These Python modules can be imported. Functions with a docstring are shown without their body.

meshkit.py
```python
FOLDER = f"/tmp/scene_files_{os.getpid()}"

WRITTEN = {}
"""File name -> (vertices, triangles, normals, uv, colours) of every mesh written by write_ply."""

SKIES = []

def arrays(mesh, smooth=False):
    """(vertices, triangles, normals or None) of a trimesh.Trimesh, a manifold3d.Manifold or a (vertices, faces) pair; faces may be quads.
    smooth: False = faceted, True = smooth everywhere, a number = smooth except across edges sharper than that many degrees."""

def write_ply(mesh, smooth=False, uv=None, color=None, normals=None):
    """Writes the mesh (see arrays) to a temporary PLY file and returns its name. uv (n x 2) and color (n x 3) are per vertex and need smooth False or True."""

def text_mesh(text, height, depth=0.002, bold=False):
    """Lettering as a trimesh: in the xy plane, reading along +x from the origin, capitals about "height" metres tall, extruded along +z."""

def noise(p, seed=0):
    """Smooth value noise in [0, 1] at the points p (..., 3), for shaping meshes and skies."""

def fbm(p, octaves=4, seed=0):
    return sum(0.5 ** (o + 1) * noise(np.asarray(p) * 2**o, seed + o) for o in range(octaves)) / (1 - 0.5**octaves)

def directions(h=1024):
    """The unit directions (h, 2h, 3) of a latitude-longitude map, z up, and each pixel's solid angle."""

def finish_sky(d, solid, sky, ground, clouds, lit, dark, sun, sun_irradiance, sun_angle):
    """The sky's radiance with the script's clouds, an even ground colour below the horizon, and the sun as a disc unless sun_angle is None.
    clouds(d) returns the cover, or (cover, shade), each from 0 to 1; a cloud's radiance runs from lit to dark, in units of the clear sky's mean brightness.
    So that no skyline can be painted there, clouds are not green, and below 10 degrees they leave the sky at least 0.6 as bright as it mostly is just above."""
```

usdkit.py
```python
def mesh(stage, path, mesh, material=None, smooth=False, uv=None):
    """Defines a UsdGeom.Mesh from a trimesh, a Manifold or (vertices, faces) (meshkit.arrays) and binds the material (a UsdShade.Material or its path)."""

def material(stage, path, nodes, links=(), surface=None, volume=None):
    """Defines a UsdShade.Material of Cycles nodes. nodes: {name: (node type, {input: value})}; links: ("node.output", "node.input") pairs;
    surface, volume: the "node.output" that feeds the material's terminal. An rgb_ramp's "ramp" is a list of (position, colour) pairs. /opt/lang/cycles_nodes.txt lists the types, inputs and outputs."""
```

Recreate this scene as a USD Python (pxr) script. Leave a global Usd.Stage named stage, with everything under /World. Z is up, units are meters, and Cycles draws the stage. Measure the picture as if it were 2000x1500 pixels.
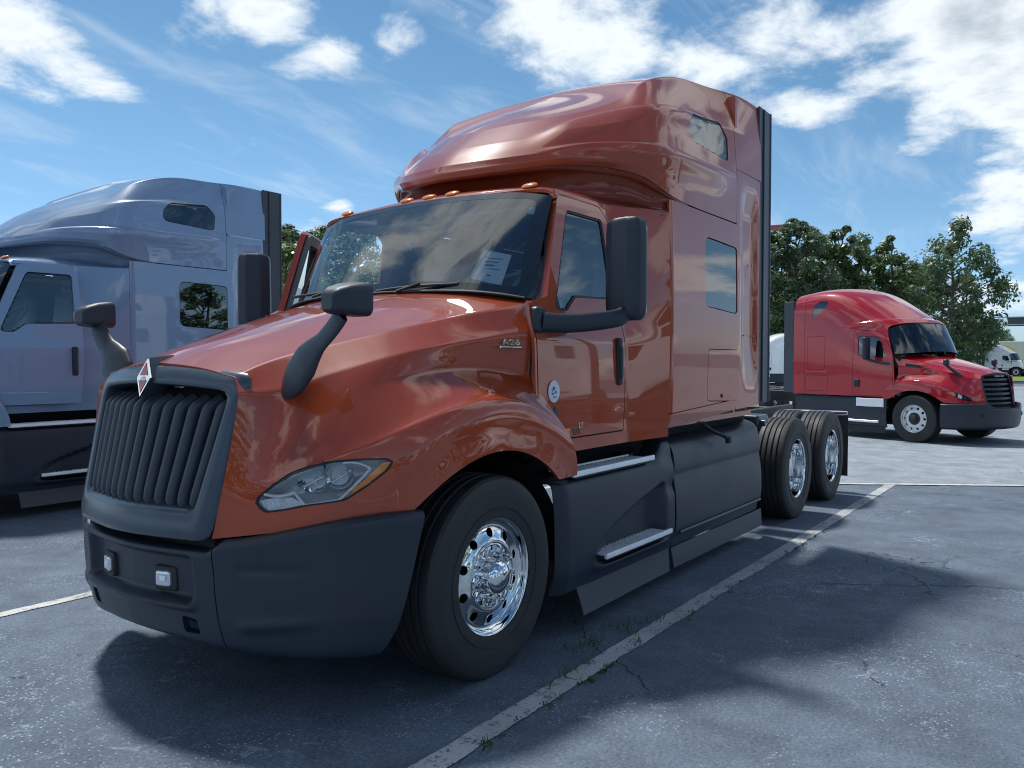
import math
import numpy as np
import trimesh
import usdkit
import meshkit
from pxr import Usd, UsdGeom, UsdLux, UsdShade, Gf, Sdf, Vt
from scipy.interpolate import BSpline, make_interp_spline
from shapely.geometry import Polygon

# ------------------------------------------------------------------ stage, camera, sky, sun, exposure
stage = Usd.Stage.CreateInMemory()
UsdGeom.SetStageUpAxis(stage, UsdGeom.Tokens.z)
UsdGeom.SetStageMetersPerUnit(stage, 1.0)
UsdGeom.Xform.Define(stage, '/World')
UsdGeom.Scope.Define(stage, '/World/Looks')

CAM_POS, CAM_YAW, CAM_PITCH, CAM_F = (3.2051, 3.6094, 1.5761), 3.76472, -0.028705, 1579.09 / 2000
EXPOSURE = 0.42
cam = UsdGeom.Camera.Define(stage, '/World/camera')
cam.CreateHorizontalApertureAttr(36.0)
cam.CreateVerticalApertureAttr(27.0)
cam.CreateFocalLengthAttr(36.0 * CAM_F)
cam.CreateClippingRangeAttr(Gf.Vec2f(0.05, 3000))
cam.CreateExposureAttr(EXPOSURE)
_f = np.array([math.cos(CAM_YAW) * math.cos(CAM_PITCH), math.sin(CAM_YAW) * math.cos(CAM_PITCH), math.sin(CAM_PITCH)])
_r = np.cross(_f, [0, 0, 1]); _r /= np.linalg.norm(_r); _u = np.cross(_r, _f)
cam.AddTransformOp().Set(Gf.Matrix4d(*_r, 0, *_u, 0, *(-_f), 0, *CAM_POS, 1))

SUN_DIR = np.array([-0.164, -0.49, 1.0]); SUN_DIR /= np.linalg.norm(SUN_DIR)      # towards the sun
SUN_EL, SUN_ROT = math.asin(SUN_DIR[2]), math.atan2(SUN_DIR[0], SUN_DIR[1])
SKY_STRENGTH, SUN_INTENSITY = 0.105, 0.80


def mat(name, nodes, links=(), surface=None, volume=None):
    return usdkit.material(stage, '/World/Looks/' + name, nodes, links, surface=surface, volume=volume)


def pixel_dir(px, py):
    """the world direction of a point of the sky given where it stands in the 2000 x 1500 photograph (fixed numbers, used once to lay out clouds)"""
    v = _f + _r * (px - 1000) / 1579.09 - _u * (py - 750) / 1579.09
    return v / np.linalg.norm(v)


def make_sky():
    n = {'tc': ('texture_coordinate', {}),
         'sky': ('sky_texture', {'sky_type': 'single_scattering', 'sun_disc': False, 'sun_elevation': SUN_EL, 'sun_rotation': SUN_ROT,
                                 'altitude': 100.0, 'air_density': 1.0, 'aerosol_density': 0.6, 'ozone_density': 1.6}),
         'sep': ('separate_xyz', {}),
         'zc': ('math', {'math_type': 'maximum', 'value2': 0.0}),
         'zo': ('math', {'math_type': 'add', 'value2': 0.22}),
         'px': ('math', {'math_type': 'divide'}), 'py': ('math', {'math_type': 'divide'}),
         'pl': ('combine_xyz', {'z': 0.0}),
         'big': ('noise_texture', {'dimensions': '3D', 'scale': 1.15, 'detail': 3.0, 'roughness': 0.5}),
         'fine': ('noise_texture', {'dimensions': '3D', 'scale': 5.2, 'detail': 10.0, 'roughness': 0.60, 'lacunarity': 2.1, 'distortion': 0.2}),
         'wisp_map': ('mapping', {'scale': (1.2, 3.6, 1.0), 'rotation': (0, 0, 0.5)}),
         'wisp': ('noise_texture', {'dimensions': '3D', 'scale': 1.6, 'detail': 7.0, 'roughness': 0.6, 'distortion': 0.6})}
    l = [('tc.generated', 'sep.vector'), ('sep.z', 'zc.value1'), ('zc.value', 'zo.value1'),
         ('sep.x', 'px.value1'), ('zo.value', 'px.value2'), ('sep.y', 'py.value1'), ('zo.value', 'py.value2'),
         ('px.value', 'pl.x'), ('py.value', 'pl.y'), ('pl.vector', 'big.vector'), ('pl.vector', 'fine.vector'),
         ('pl.vector', 'wisp_map.vector'), ('wisp_map.vector', 'wisp.vector')]
    # cloud masses: centre (photograph pixel), angular half axes (degrees across, up), turn, weight
    blobs = [((20, 60), 3.6, 2.2, 0.2, .85), ((150, 140), 3.0, 1.3, 0.25, .85), ((30, 120), 3.4, 1.8, 0.3, .7), ((520, 30), 2.4, 2.2, 0, .75), ((410, 70), 2.6, 2.6, 0.4, .42), ((600, 125), 3.3, 1.1, -0.25, .72),
             ((780, 80), 1.5, 1.5, -0.4, .7), ((900, 30), 1.3, 1.0, 0, .6), ((1110, 40), 4.6, 3.6, 0.1, 1.0), ((1180, 100), 3.6, 2.4, 0, .8),
             ((1390, 130), 3.6, 1.9, 0.2, .80), ((1500, 60), 3.0, 2.6, 0.3, .72), ((1640, 80), 4.2, 1.6, -0.15, .78), ((1780, 30), 4.2, 1.8, 0, .8),
             ((1960, 70), 4.2, 4.6, 0, 1.35), ((1580, 215), 2.8, 1.3, 0.15, .66), ((1740, 140), 2.8, .9, -0.1, .66),
             ((1840, 235), 2.3, 2.0, 0, .80), ((1965, 390), 2.6, 2.8, 0, .90), ((1990, 270), 2.4, 2.0, 0, .65), ((1980, 580), 4.0, 1.2, 0, .75),
             ((590, 520), 2.0, 2.4, 0, .85), ((660, 405), 1.0, .5, 0, .8), ((1150, 290), 4, 2.4, 0, .6),
             # the same banks run on above the picture
             ((1120, -150), 6, 3.4, 0.1, .95), ((1420, -260), 6.5, 3.0, -.2, .85), ((1700, -170), 6, 3.2, 0.2, .95), ((1950, -330), 6, 4, 0, .95), ((300, -170), 4.5, 2.2, .2, .7), ((760, -240), 5, 2.4, -.2, .75), ((1560, -480), 7, 3.4, .1, .85), ((1050, -520), 6, 3, 0, .8)]
    last = None
    for i, ((bx, by), a, b, turn, w) in enumerate(blobs):
        c = pixel_dir(bx, by)
        yaw = math.atan2(c[1], c[0]); el = math.asin(c[2])
        n[f'bm{i}'] = ('mapping', {'mapping_type': 'texture', 'location': tuple(c), 'rotation': (turn, -el, yaw),
                                   'scale': (1.0, math.radians(a) * 1.5, math.radians(b) * 1.5)})
        n[f'bl{i}'] = ('vector_math', {'math_type': 'length'})
        n[f'br{i}'] = ('map_range', {'range_type': 'smoothstep', 'from_min': 0.15, 'from_max': 1.35, 'to_min': w, 'to_max': 0.0, 'clamp': True})
        l += [('tc.generated', f'bm{i}.vector'), (f'bm{i}.vector', f'bl{i}.vector1'), (f'bl{i}.value', f'br{i}.value')]
        if last:
            n[f'bx{i}'] = ('math', {'math_type': 'maximum'})
            l += [(last, f'bx{i}.value1'), (f'br{i}.result', f'bx{i}.value2')]
            last = f'bx{i}.value'
        else:
            last = f'br{i}.result'
    # in the part of the sky that the photograph shows the masses above place the clouds, elsewhere broken cumulus goes on at the same cover
    vx = pixel_dir(1000, 330)
    n['view'] = ('vector_math', {'math_type': 'dot_product', 'vector2': tuple(vx)})
    n['inview'] = ('map_range', {'range_type': 'smoothstep', 'from_min': math.cos(math.radians(52)), 'from_max': math.cos(math.radians(36)), 'to_min': 0.0, 'to_max': 1.0})
    n['free'] = ('map_range', {'range_type': 'smoothstep', 'from_min': 0.44, 'from_max': 0.63, 'to_min': 0.0, 'to_max': 1.0})
    n['pick'] = ('mix_float', {})
    n['fsc'] = ('map_range', {'range_type': 'linear', 'from_min': 0.22, 'from_max': 0.78, 'to_min': -0.62, 'to_max': 0.62, 'clamp': False})
    n['sum'] = ('math', {'math_type': 'add'})
    n['cover'] = ('map_range', {'range_type': 'smoothstep', 'from_min': 0.31, 'from_max': 1.02, 'to_min': 0.0, 'to_max': 1.0})
    n['wr'] = ('map_range', {'range_type': 'smoothstep', 'from_min': 0.46, 'from_max': 0.86, 'to_min': 0.0, 'to_max': 0.40})
    n['cov2'] = ('math', {'math_type': 'maximum'})
    n['thick'] = ('map_range', {'range_type': 'smoothstep', 'from_min': 0.98, 'from_max': 1.75, 'to_min': 0.0, 'to_max': 1.0})
    n['lit'] = ('color', {'value': CLOUD_LIT}); n['dark'] = ('color', {'value': CLOUD_DARK})
    n['ccol'] = ('mix_color', {'use_clamp': False}); n['out'] = ('mix_color', {'use_clamp': False})
    n['bg'] = ('background_shader', {'strength': SKY_STRENGTH})
    n['tint'] = ('mix', {'mix_type': 'multiply', 'fac': 1.0})
    # the clear sky of a humid summer day: deeper blue overhead, milky blue at the horizon
    n['tr'] = ('rgb_ramp', {'ramp': [(0.0, (0.64, 0.851, 1.242)), (0.06, (0.623, 0.827, 1.137)), (0.16, (0.566, 0.769, 0.897)), (0.32, (0.492, 0.711, 0.777)), (0.48, (0.369, 0.612, 0.713)), (1.0, (0.295, 0.529, 0.673))]})
    l += [('tc.generated', 'view.vector1'), ('view.value', 'inview.value'), ('big.fac', 'free.value'),
          ('inview.result', 'pick.fac'), ('free.result', 'pick.a'), (last, 'pick.b'),
          ('fine.fac', 'fsc.value'), ('pick.result', 'sum.value1'), ('fsc.result', 'sum.value2'), ('sum.value', 'cover.value'),
          ('wisp.fac', 'wr.value'), ('cover.result', 'cov2.value1'), ('wr.result', 'cov2.value2'),
          ('sum.value', 'thick.value'), ('thick.result', 'ccol.fac'), ('lit.color', 'ccol.a'), ('dark.color', 'ccol.b'),
          ('sky.color', 'tint.color1'), ('zc.value', 'tr.fac'), ('tr.color', 'tint.color2'), ('cov2.value', 'out.fac'), ('tint.color', 'out.a'), ('ccol.result', 'out.b'), ('out.result', 'bg.color')]
    m = mat('sky_look', n, l, surface='bg.background')
    d = UsdLux.DomeLight.Define(stage, '/World/sky')
    UsdShade.MaterialBindingAPI.Apply(d.GetPrim()).Bind(m)
    d.GetPrim().SetCustomDataByKey('kind', 'structure')
    d.GetPrim().SetCustomDataByKey('label', 'blue summer sky with broken white clouds')


CLOUD_LIT, CLOUD_DARK = (6.7, 7.2, 7.6), (3.5, 4.1, 4.7)
make_sky()
sun = UsdLux.DistantLight.Define(stage, '/World/sun')
sun.CreateNormalizeAttr(True); sun.CreateIntensityAttr(SUN_INTENSITY); sun.CreateAngleAttr(6.0)
sun.CreateColorAttr(Gf.Vec3f(1.0, 0.975, 0.94))
_z = SUN_DIR; _x = np.cross([0, 0, 1], _z); _x /= np.linalg.norm(_x); _y = np.cross(_z, _x)
sun.AddTransformOp().Set(Gf.Matrix4d(*_x, 0, *_y, 0, *_z, 0, 0, 0, 30, 1))

# ------------------------------------------------------------------ materials
def plain(name, col, rough=0.5, metal=0.0, spec=0.5, coat=0.0, bump=0.0, bscale=60.0, vary=0.0, vscale=3.0):
    n = {'p': ('principled_bsdf', {'base_color': col, 'roughness': rough, 'metallic': metal, 'specular_ior_level': spec, 'coat_weight': coat, 'coat_roughness': 0.03})}
    l = []
    if bump or vary:
        n['tc'] = ('texture_coordinate', {})
    if bump:
        n['bn'] = ('noise_texture', {'scale': bscale, 'detail': 4.0}); n['b'] = ('bump', {'strength': bump, 'distance': 0.002})
        l += [('tc.object', 'bn.vector'), ('bn.fac', 'b.height'), ('b.normal', 'p.normal')]
    if vary:
        n['vn'] = ('noise_texture', {'scale': vscale, 'detail': 6.0, 'roughness': 0.65})
        n['vr'] = ('map_range', {'from_min': 0.3, 'from_max': 0.7, 'to_min': 1 - vary, 'to_max': 1 + vary, 'clamp': True})
        n['vc'] = ('color', {'value': col}); n['vs'] = ('vector_math', {'math_type': 'scale'})
        n['rr'] = ('map_range', {'from_min': 0.3, 'from_max': 0.7, 'to_min': max(rough - vary * 0.4, 0.02), 'to_max': min(rough + vary * 0.4, 1), 'clamp': True})
        l += [('tc.object', 'vn.vector'), ('vn.fac', 'vr.value'), ('vc.color', 'vs.vector1'), ('vr.result', 'vs.scale'), ('vs.vector', 'p.base_color'),
              ('vn.fac', 'rr.value'), ('rr.result', 'p.roughness')]
    return mat(name, n, l, surface='p.BSDF')


def car_paint(name, col, metal=0.0, dust=0.06):
    n = {'tc': ('texture_coordinate', {}),
         'fl': ('white_noise_texture', {'dimensions': '3D'}), 'fs': ('vector_math', {'math_type': 'scale', 'scale': 900.0}), 'ff': ('vector_math', {'math_type': 'floor'}),
         'dn': ('noise_texture', {'scale': 2.4, 'detail': 8.0, 'roughness': 0.7}),
         'dr': ('map_range', {'from_min': 0.45, 'from_max': 0.8, 'to_min': 0.0, 'to_max': dust, 'clamp': True}),
         'fr': ('map_range', {'from_min': 0.0, 'from_max': 1.0, 'to_min': 0.86, 'to_max': 1.14}),
         'c': ('color', {'value': col}), 'cs': ('vector_math', {'math_type': 'scale'}),
         'dc': ('color', {'value': (0.26, 0.24, 0.22)}), 'mx': ('mix_color', {'use_clamp': False}),
         'wv': ('noise_texture', {'scale': 1.3, 'detail': 1.0}), 'bp': ('bump', {'strength': 0.05, 'distance': 0.02}),
         'cr': ('map_range', {'from_min': 0.4, 'from_max': 0.8, 'to_min': 0.012, 'to_max': 0.06, 'clamp': True}),
         'p': ('principled_bsdf', {'roughness': 0.36, 'metallic': metal, 'specular_ior_level': 0.06, 'coat_weight': 1.0, 'coat_ior': 1.66})}
    l = [('tc.object', 'fs.vector1'), ('fs.vector', 'ff.vector1'), ('ff.vector', 'fl.vector'), ('fl.value', 'fr.value'), ('c.color', 'cs.vector1'), ('fr.result', 'cs.scale'),
         ('tc.object', 'dn.vector'), ('dn.fac', 'dr.value'), ('dr.result', 'mx.fac'), ('cs.vector', 'mx.a'), ('dc.color', 'mx.b'), ('mx.result', 'p.base_color'),
         ('dn.fac', 'cr.value'), ('cr.result', 'p.coat_roughness'),
         ('tc.object', 'wv.vector'), ('wv.fac', 'bp.height'), ('bp.normal', 'p.coat_normal')]
    return mat(name, n, l, surface='p.BSDF')


def window_glass(name, tint, edge=0.0, ior=1.62):
    n = {'t': ('transparent_bsdf', {'color': tint}), 'g': ('glossy_bsdf', {'color': (1, 1, 1), 'roughness': 0.0}), 'f': ('fresnel', {'IOR': ior}),
         'fa': ('map_range', {'from_min': 0.0, 'from_max': 1.0, 'to_min': edge, 'to_max': 1.0}), 'm': ('mix_closure', {})}
    return mat(name, n, [('f.fac', 'fa.value'), ('fa.result', 'm.fac'), ('t.BSDF', 'm.closure1'), ('g.BSDF', 'm.closure2')], surface='m.closure')


M = {
    'orange_paint': car_paint('orange_paint', (0.29, 0.045, 0.0145), 0.0),
    'silver_paint': car_paint('silver_paint', (0.185, 0.262, 0.385), 0.15),
    'white_paint': car_paint('white_paint', (0.74, 0.75, 0.76), 0.0),
    'red_paint': car_paint('red_paint', (0.33, 0.006, 0.014), 0.0),
    'grey_plastic': plain('grey_plastic', (0.032, 0.041, 0.056), 0.42, bump=0.25, bscale=900.0, vary=0.14, vscale=2.5),
    'dark_plastic': plain('dark_plastic', (0.0105, 0.0175, 0.029), 0.42, bump=0.25, bscale=900.0, vary=0.16, vscale=2.5),
    'trim_grey': plain('trim_grey', (0.050, 0.067, 0.088), 0.25, metal=0.3, vary=0.08),
    'black_rubber': plain('black_rubber', (0.012, 0.0135, 0.0165), 0.62, vary=0.2, vscale=4.0),
    'tyre_rubber': plain('tyre_rubber', (0.0125, 0.0135, 0.0155), 0.62, bump=0.3, bscale=120.0, vary=0.3, vscale=5.0),
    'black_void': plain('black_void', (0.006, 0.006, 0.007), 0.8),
    'chrome': plain('chrome', (0.86, 0.87, 0.88), 0.055, metal=1.0, vary=0.08, vscale=6.0),
    'aluminium': plain('aluminium', (0.72, 0.73, 0.75), 0.26, metal=1.0, bump=0.2, bscale=200.0, vary=0.15),
    'tread_metal': plain('tread_metal', (0.80, 0.82, 0.85), 0.36, metal=0.15, vary=0.1),
    'white_wheel': plain('white_wheel', (0.62, 0.63, 0.65), 0.3, metal=0.6),
    'chassis_metal': plain('chassis_metal', (0.018, 0.018, 0.02), 0.55, vary=0.3),
    'amber': plain('amber', (0.80, 0.22, 0.015), 0.14, coat=0.8),
    'lamp_white': plain('lamp_white', (0.72, 0.74, 0.78), 0.18, coat=0.6),
    'emblem_red': plain('emblem_red', (0.32, 0.012, 0.016), 0.25, coat=0.7),
    'paper': plain('paper', (0.72, 0.75, 0.78), 0.8, vary=0.03, vscale=30.0),
    'ink': plain('ink', (0.10, 0.13, 0.2), 0.8),
    'decal': plain('decal', (0.55, 0.58, 0.64), 0.3, vary=0.1, vscale=30.0),
    'cabin_grey': plain('cabin_grey', (0.26, 0.27, 0.28), 0.75, vary=0.15),
    'cabin_dark': plain('cabin_dark', (0.12, 0.135, 0.15), 0.7, vary=0.15),
    'cabin_beige': plain('cabin_beige', (0.40, 0.43, 0.46), 0.8, vary=0.1),
    'mirror_glass': plain('mirror_glass', (0.8, 0.82, 0.83), 0.02, metal=1.0),
    'glass': window_glass('glass', (0.82, 0.90, 0.93), 0.10),
    'dark_glass': window_glass('dark_glass', (0.05, 0.06, 0.07), 0.05),
    'lens': window_glass('lens', (0.97, 0.98, 0.99), 0.0, 1.3),
    'frit': plain('frit', (0.008, 0.009, 0.011), 0.06, coat=1.0),
}

# ------------------------------------------------------------------ geometry helpers
class Geo:
    """a bag of triangles with its vertices shared only where the surface is smooth"""
    def __init__(self, V=None, F=None):
        self.V = np.zeros((0, 3)) if V is None else np.asarray(V, float)
        self.F = np.zeros((0, 3), int) if F is None else np.asarray(F, int)

    def __add__(self, o):
        return Geo(np.vstack([self.V, o.V]), np.vstack([self.F, o.F + len(self.V)]))

    def map(self, fn):
        return Geo(fn(self.V), self.F)

    def move(self, d):
        return Geo(self.V + np.asarray(d, float), self.F)

    def rot(self, axis, ang, at=(0, 0, 0)):
        R = trimesh.transformations.rotation_matrix(ang, axis, at)
        return Geo(self.V @ R[:3, :3].T + R[:3, 3], self.F)

    def mirror(self):
        return Geo(self.V * [1, -1, 1], self.F[:, ::-1])

    def normals(self):
        n = np.zeros_like(self.V)
        f = np.cross(self.V[self.F[:, 1]] - self.V[self.F[:, 0]], self.V[self.F[:, 2]] - self.V[self.F[:, 0]])
        for k in range(3):
            np.add.at(n, self.F[:, k], f)
        return n / np.maximum(np.linalg.norm(n, axis=1, keepdims=True), 1e-12)


def cat(gs):
    gs = list(gs)
    V, F, k = [], [], 0
    for g in gs:
        V.append(g.V); F.append(g.F + k); k += len(g.V)
    return Geo(np.vstack(V), np.vstack(F))


def from_tm(m, angle=35):
    v, f, n = meshkit.arrays(m, angle)
    return Geo(v, f)


def grid(P, wrap_u=False, wrap_v=False, flip=False):
    m, n = P.shape[:2]
    idx = np.arange(m * n).reshape(m, n)
    a = idx if wrap_u else idx[:-1]
    b = np.roll(idx, -1, 0) if wrap_u else idx[1:]
    if wrap_v:
        q = [a, b, np.roll(b, -1, 1), np.roll(a, -1, 1)]
    else:
        q = [a[:, :-1], b[:, :-1], b[:, 1:], a[:, 1:]]
    q = np.stack([x.ravel() for x in q], 1)
    F = np.vstack([q[:, [0, 1, 2]], q[:, [0, 2, 3]]])
    if flip:
        F = F[:, ::-1]
    return Geo(P.reshape(-1, 3), F)


def _knots(n, k):
    return np.r_[[0] * k, np.linspace(0, 1, n - k + 1), [1] * k]


def bspl(P, nu, nv, relax=1, damp=0.7):
    """smooth B-spline sheet over a control net; relax pulls it towards the net's own points"""
    P = np.asarray(P, float)
    m, n = P.shape[:2]
    ku, kv = min(3, m - 1), min(3, n - 1)
    tu, tv = _knots(m, ku), _knots(n, kv)
    gu = np.array([tu[i + 1:i + ku + 1].mean() for i in range(m)]); gv = np.array([tv[i + 1:i + kv + 1].mean() for i in range(n)])

    def ev(C, u, v):
        A = BSpline.design_matrix(np.clip(u, 0, 1 - 1e-9), tu, ku).toarray()
        B = BSpline.design_matrix(np.clip(v, 0, 1 - 1e-9), tv, kv).toarray()
        return np.einsum('ai,ijc,bj->abc', A, C, B)
    C = P.copy()
    for _ in range(relax):
        C = C + damp * (P - ev(C, gu, gv))
    return ev(C, np.linspace(0, 1, nu), np.linspace(0, 1, nv))


def clip(g, d):
    """the part of g where d (per vertex) is not negative"""
    V, F = g.V, g.F
    s = d >= 0
    c = s[F].sum(1)
    keep = [F[c == 3]]
    newV, edges = [V], {}
    cut = F[(c == 1) | (c == 2)]
    if len(cut):
        sc = s[cut]
        lone = np.where(sc.sum(1) == 1, np.argmax(sc, 1), np.argmin(sc, 1))
        r = np.arange(len(cut))
        a, b, e = cut[r, lone], cut[r, (lone + 1) % 3], cut[r, (lone + 2) % 3]
        pairs = np.vstack([np.stack([a, b], 1), np.stack([a, e], 1)])
        key = np.sort(pairs, 1)
        uq, inv = np.unique(key, axis=0, return_inverse=True); inv = inv.ravel()
        t = d[uq[:, 0]] / (d[uq[:, 0]] - d[uq[:, 1]])
        newV.append(V[uq[:, 0]] + (V[uq[:, 1]] - V[uq[:, 0]]) * t[:, None])
        ab, ae = inv[:len(cut)] + len(V), inv[len(cut):] + len(V)
        one = sc.sum(1) == 1
        keep.append(np.stack([a, ab, ae], 1)[one])
        keep.append(np.stack([ab, b, e], 1)[~one]); keep.append(np.stack([ab, e, ae], 1)[~one])
    F2 = np.vstack(keep); V2 = np.vstack(newV)
    used, inv = np.unique(F2, return_inverse=True)
    return Geo(V2[used], inv.reshape(F2.shape))


def sdf(P, poly):
    """signed distance to a polygon (positive inside) of 2D points"""
    poly = np.asarray(poly, float)
    A, B = poly, np.roll(poly, -1, 0)
    best = np.full(len(P), np.inf); inside = np.zeros(len(P), bool)
    for a, b in zip(A, B):
        e = b - a; L = e @ e
        if L < 1e-14:
            continue
        w = P - a
        t = np.clip(w @ e / L, 0, 1)
        best = np.minimum(best, ((w - t[:, None] * e) ** 2).sum(1))
        hit = (a[1] > P[:, 1]) != (b[1] > P[:, 1])
        inside ^= hit & (P[:, 0] < a[0] + (P[:, 1] - a[1]) * e[0] / (e[1] if e[1] else 1e-12))
    d = np.sqrt(best)
    return np.where(inside, d, -d)


def rounded(poly, r, k=5):
    p = Polygon(poly)
    p = p.buffer(-r, quad_segs=k).buffer(r, quad_segs=k)
    return np.array(p.exterior.coords)[:-1]


def solid(g, t, both=True):
    """gives a sheet thickness t (inwards); rim and back have vertices of their own, so edges stay crisp"""
    n = g.normals()
    back = g.V - n * t
    E = np.sort(np.vstack([g.F[:, [0, 1]], g.F[:, [1, 2]], g.F[:, [2, 0]]]), 1)
    D = np.vstack([g.F[:, [0, 1]], g.F[:, [1, 2]], g.F[:, [2, 0]]])
    _, inv, cnt = np.unique(E, axis=0, return_inverse=True, return_counts=True)
    D = D[cnt[inv.ravel()] == 1]
    k = len(D)
    # a small rounding of the edge: the rim starts a hair behind the face
    rim = Geo(np.vstack([g.V[D[:, 0]], g.V[D[:, 1]], back[D[:, 1]], back[D[:, 0]]]),
              np.vstack([np.stack([np.arange(k) + k, np.arange(k), np.arange(k) + 3 * k], 1), np.stack([np.arange(k) + k, np.arange(k) + 3 * k, np.arange(k) + 2 * k], 1)]))
    out = g + rim
    return out + Geo(back, g.F[:, ::-1]) if both else out


def box(c, s, bevel=0.0, rz=0.0):
    c, s = np.asarray(c, float), np.asarray(s, float) / 2
    if bevel:
        b = min(bevel, s.min() * 0.95)
        pts = []
        for sx in (-1, 1):
            for sy in (-1, 1):
                for sz in (-1, 1):
                    o = np.array([sx, sy, sz])
                    for k in range(3):
                        q = s - b; q[k] = s[k]
                        pts.append(o * q)
        m = trimesh.convex.convex_hull(np.array(pts))
        g = from_tm(m, 20)
    else:
        g = from_tm(trimesh.creation.box(extents=2 * s), 20)
    if rz:
        g = g.rot((0, 0, 1), rz)
    return g.move(c)


def lathe(prof, n=64, axis='y', wrap=False):
    """prof: (radius, along) pairs turned about an axis"""
    prof = np.asarray(prof, float)
    a = np.linspace(0, 2 * np.pi, n, endpoint=False)
    r, h = prof[:, 0][None], prof[:, 1][None]
    X, Z, Y = r * np.cos(a)[:, None], r * np.sin(a)[:, None], np.repeat(h, n, 0)
    P = np.stack([X, Y, Z] if axis == 'y' else [X, Z, Y], -1)
    return grid(P, wrap_u=True, wrap_v=wrap)


def sharp(g, ang=32):
    """splits vertices across edges sharper than ang degrees"""
    m = trimesh.Trimesh(g.V, g.F, process=False)
    m.merge_vertices()
    v, f, _ = meshkit.arrays(m, ang)
    return Geo(v, f)


def tube(pts, r, n=10, caps=True, up=(0, 0, 1), rr=None):
    """round (or elliptical: r = (a, b)) bar along a path; rr scales it per point"""
    pts = np.asarray(pts, float)
    T = np.gradient(pts, axis=0); T /= np.linalg.norm(T, axis=1, keepdims=True)
    N = np.cross(T, np.asarray(up, float)); bad = np.linalg.norm(N, axis=1) < 1e-4
    N[bad] = np.cross(T[bad], [0, 1, 0]); N /= np.linalg.norm(N, axis=1, keepdims=True)
    B = np.cross(N, T)
    a = np.linspace(0, 2 * np.pi, n, endpoint=False)
    ra, rb = (r, r) if np.ndim(r) == 0 else r
    k = np.ones(len(pts)) if rr is None else np.asarray(rr, float)
    P = pts[:, None] + k[:, None, None] * (ra * np.cos(a)[None, :, None] * N[:, None] + rb * np.sin(a)[None, :, None] * B[:, None])
    g = grid(P, wrap_v=True, flip=True)
    if caps:
        for i, fl in ((0, False), (-1, True)):
            F = np.stack([np.zeros(n - 2, int), np.arange(1, n - 1), np.arange(2, n)], 1)
            g = g + Geo(P[i], F[:, ::-1] if fl else F)
    return g


def smooth_path(pts, n):
    pts = np.asarray(pts, float)
    t = np.r_[0, np.cumsum(np.linalg.norm(np.diff(pts, axis=0), axis=1))]
    return make_interp_spline(t, pts, k=min(3, len(pts) - 1))(np.linspace(0, t[-1], n))


def extrude(poly, d, plane='xz'):
    """a flat outline given thickness d: plane xz -> along +y, yz -> along +x, xy -> along +z"""
    m = trimesh.creation.extrude_polygon(Polygon(poly) if not isinstance(poly, Polygon) else poly, d, engine='earcut')
    g = from_tm(m, 30)
    if plane == 'xz':
        g = Geo(np.stack([g.V[:, 0], g.V[:, 2], g.V[:, 1]], 1), g.F[:, ::-1])
    elif plane == 'yz':
        g = Geo(np.stack([g.V[:, 2], g.V[:, 0], g.V[:, 1]], 1), g.F)
    return g


def hull(pts, ang=35):
    return from_tm(trimesh.convex.convex_hull(np.asarray(pts, float)), ang)


def rblock(c, s, r, n=3):
    """a block with round edges"""
    c, s = np.asarray(c, float), np.asarray(s, float) / 2
    r = min(r, s.min() * 0.98)
    sp = trimesh.creation.icosphere(subdivisions=n - 1, radius=r).vertices
    pts = np.vstack([sp + np.array([i, j, k]) * (s - r) for i in (-1, 1) for j in (-1, 1) for k in (-1, 1)])
    return hull(pts, 40).move(c)


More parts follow.
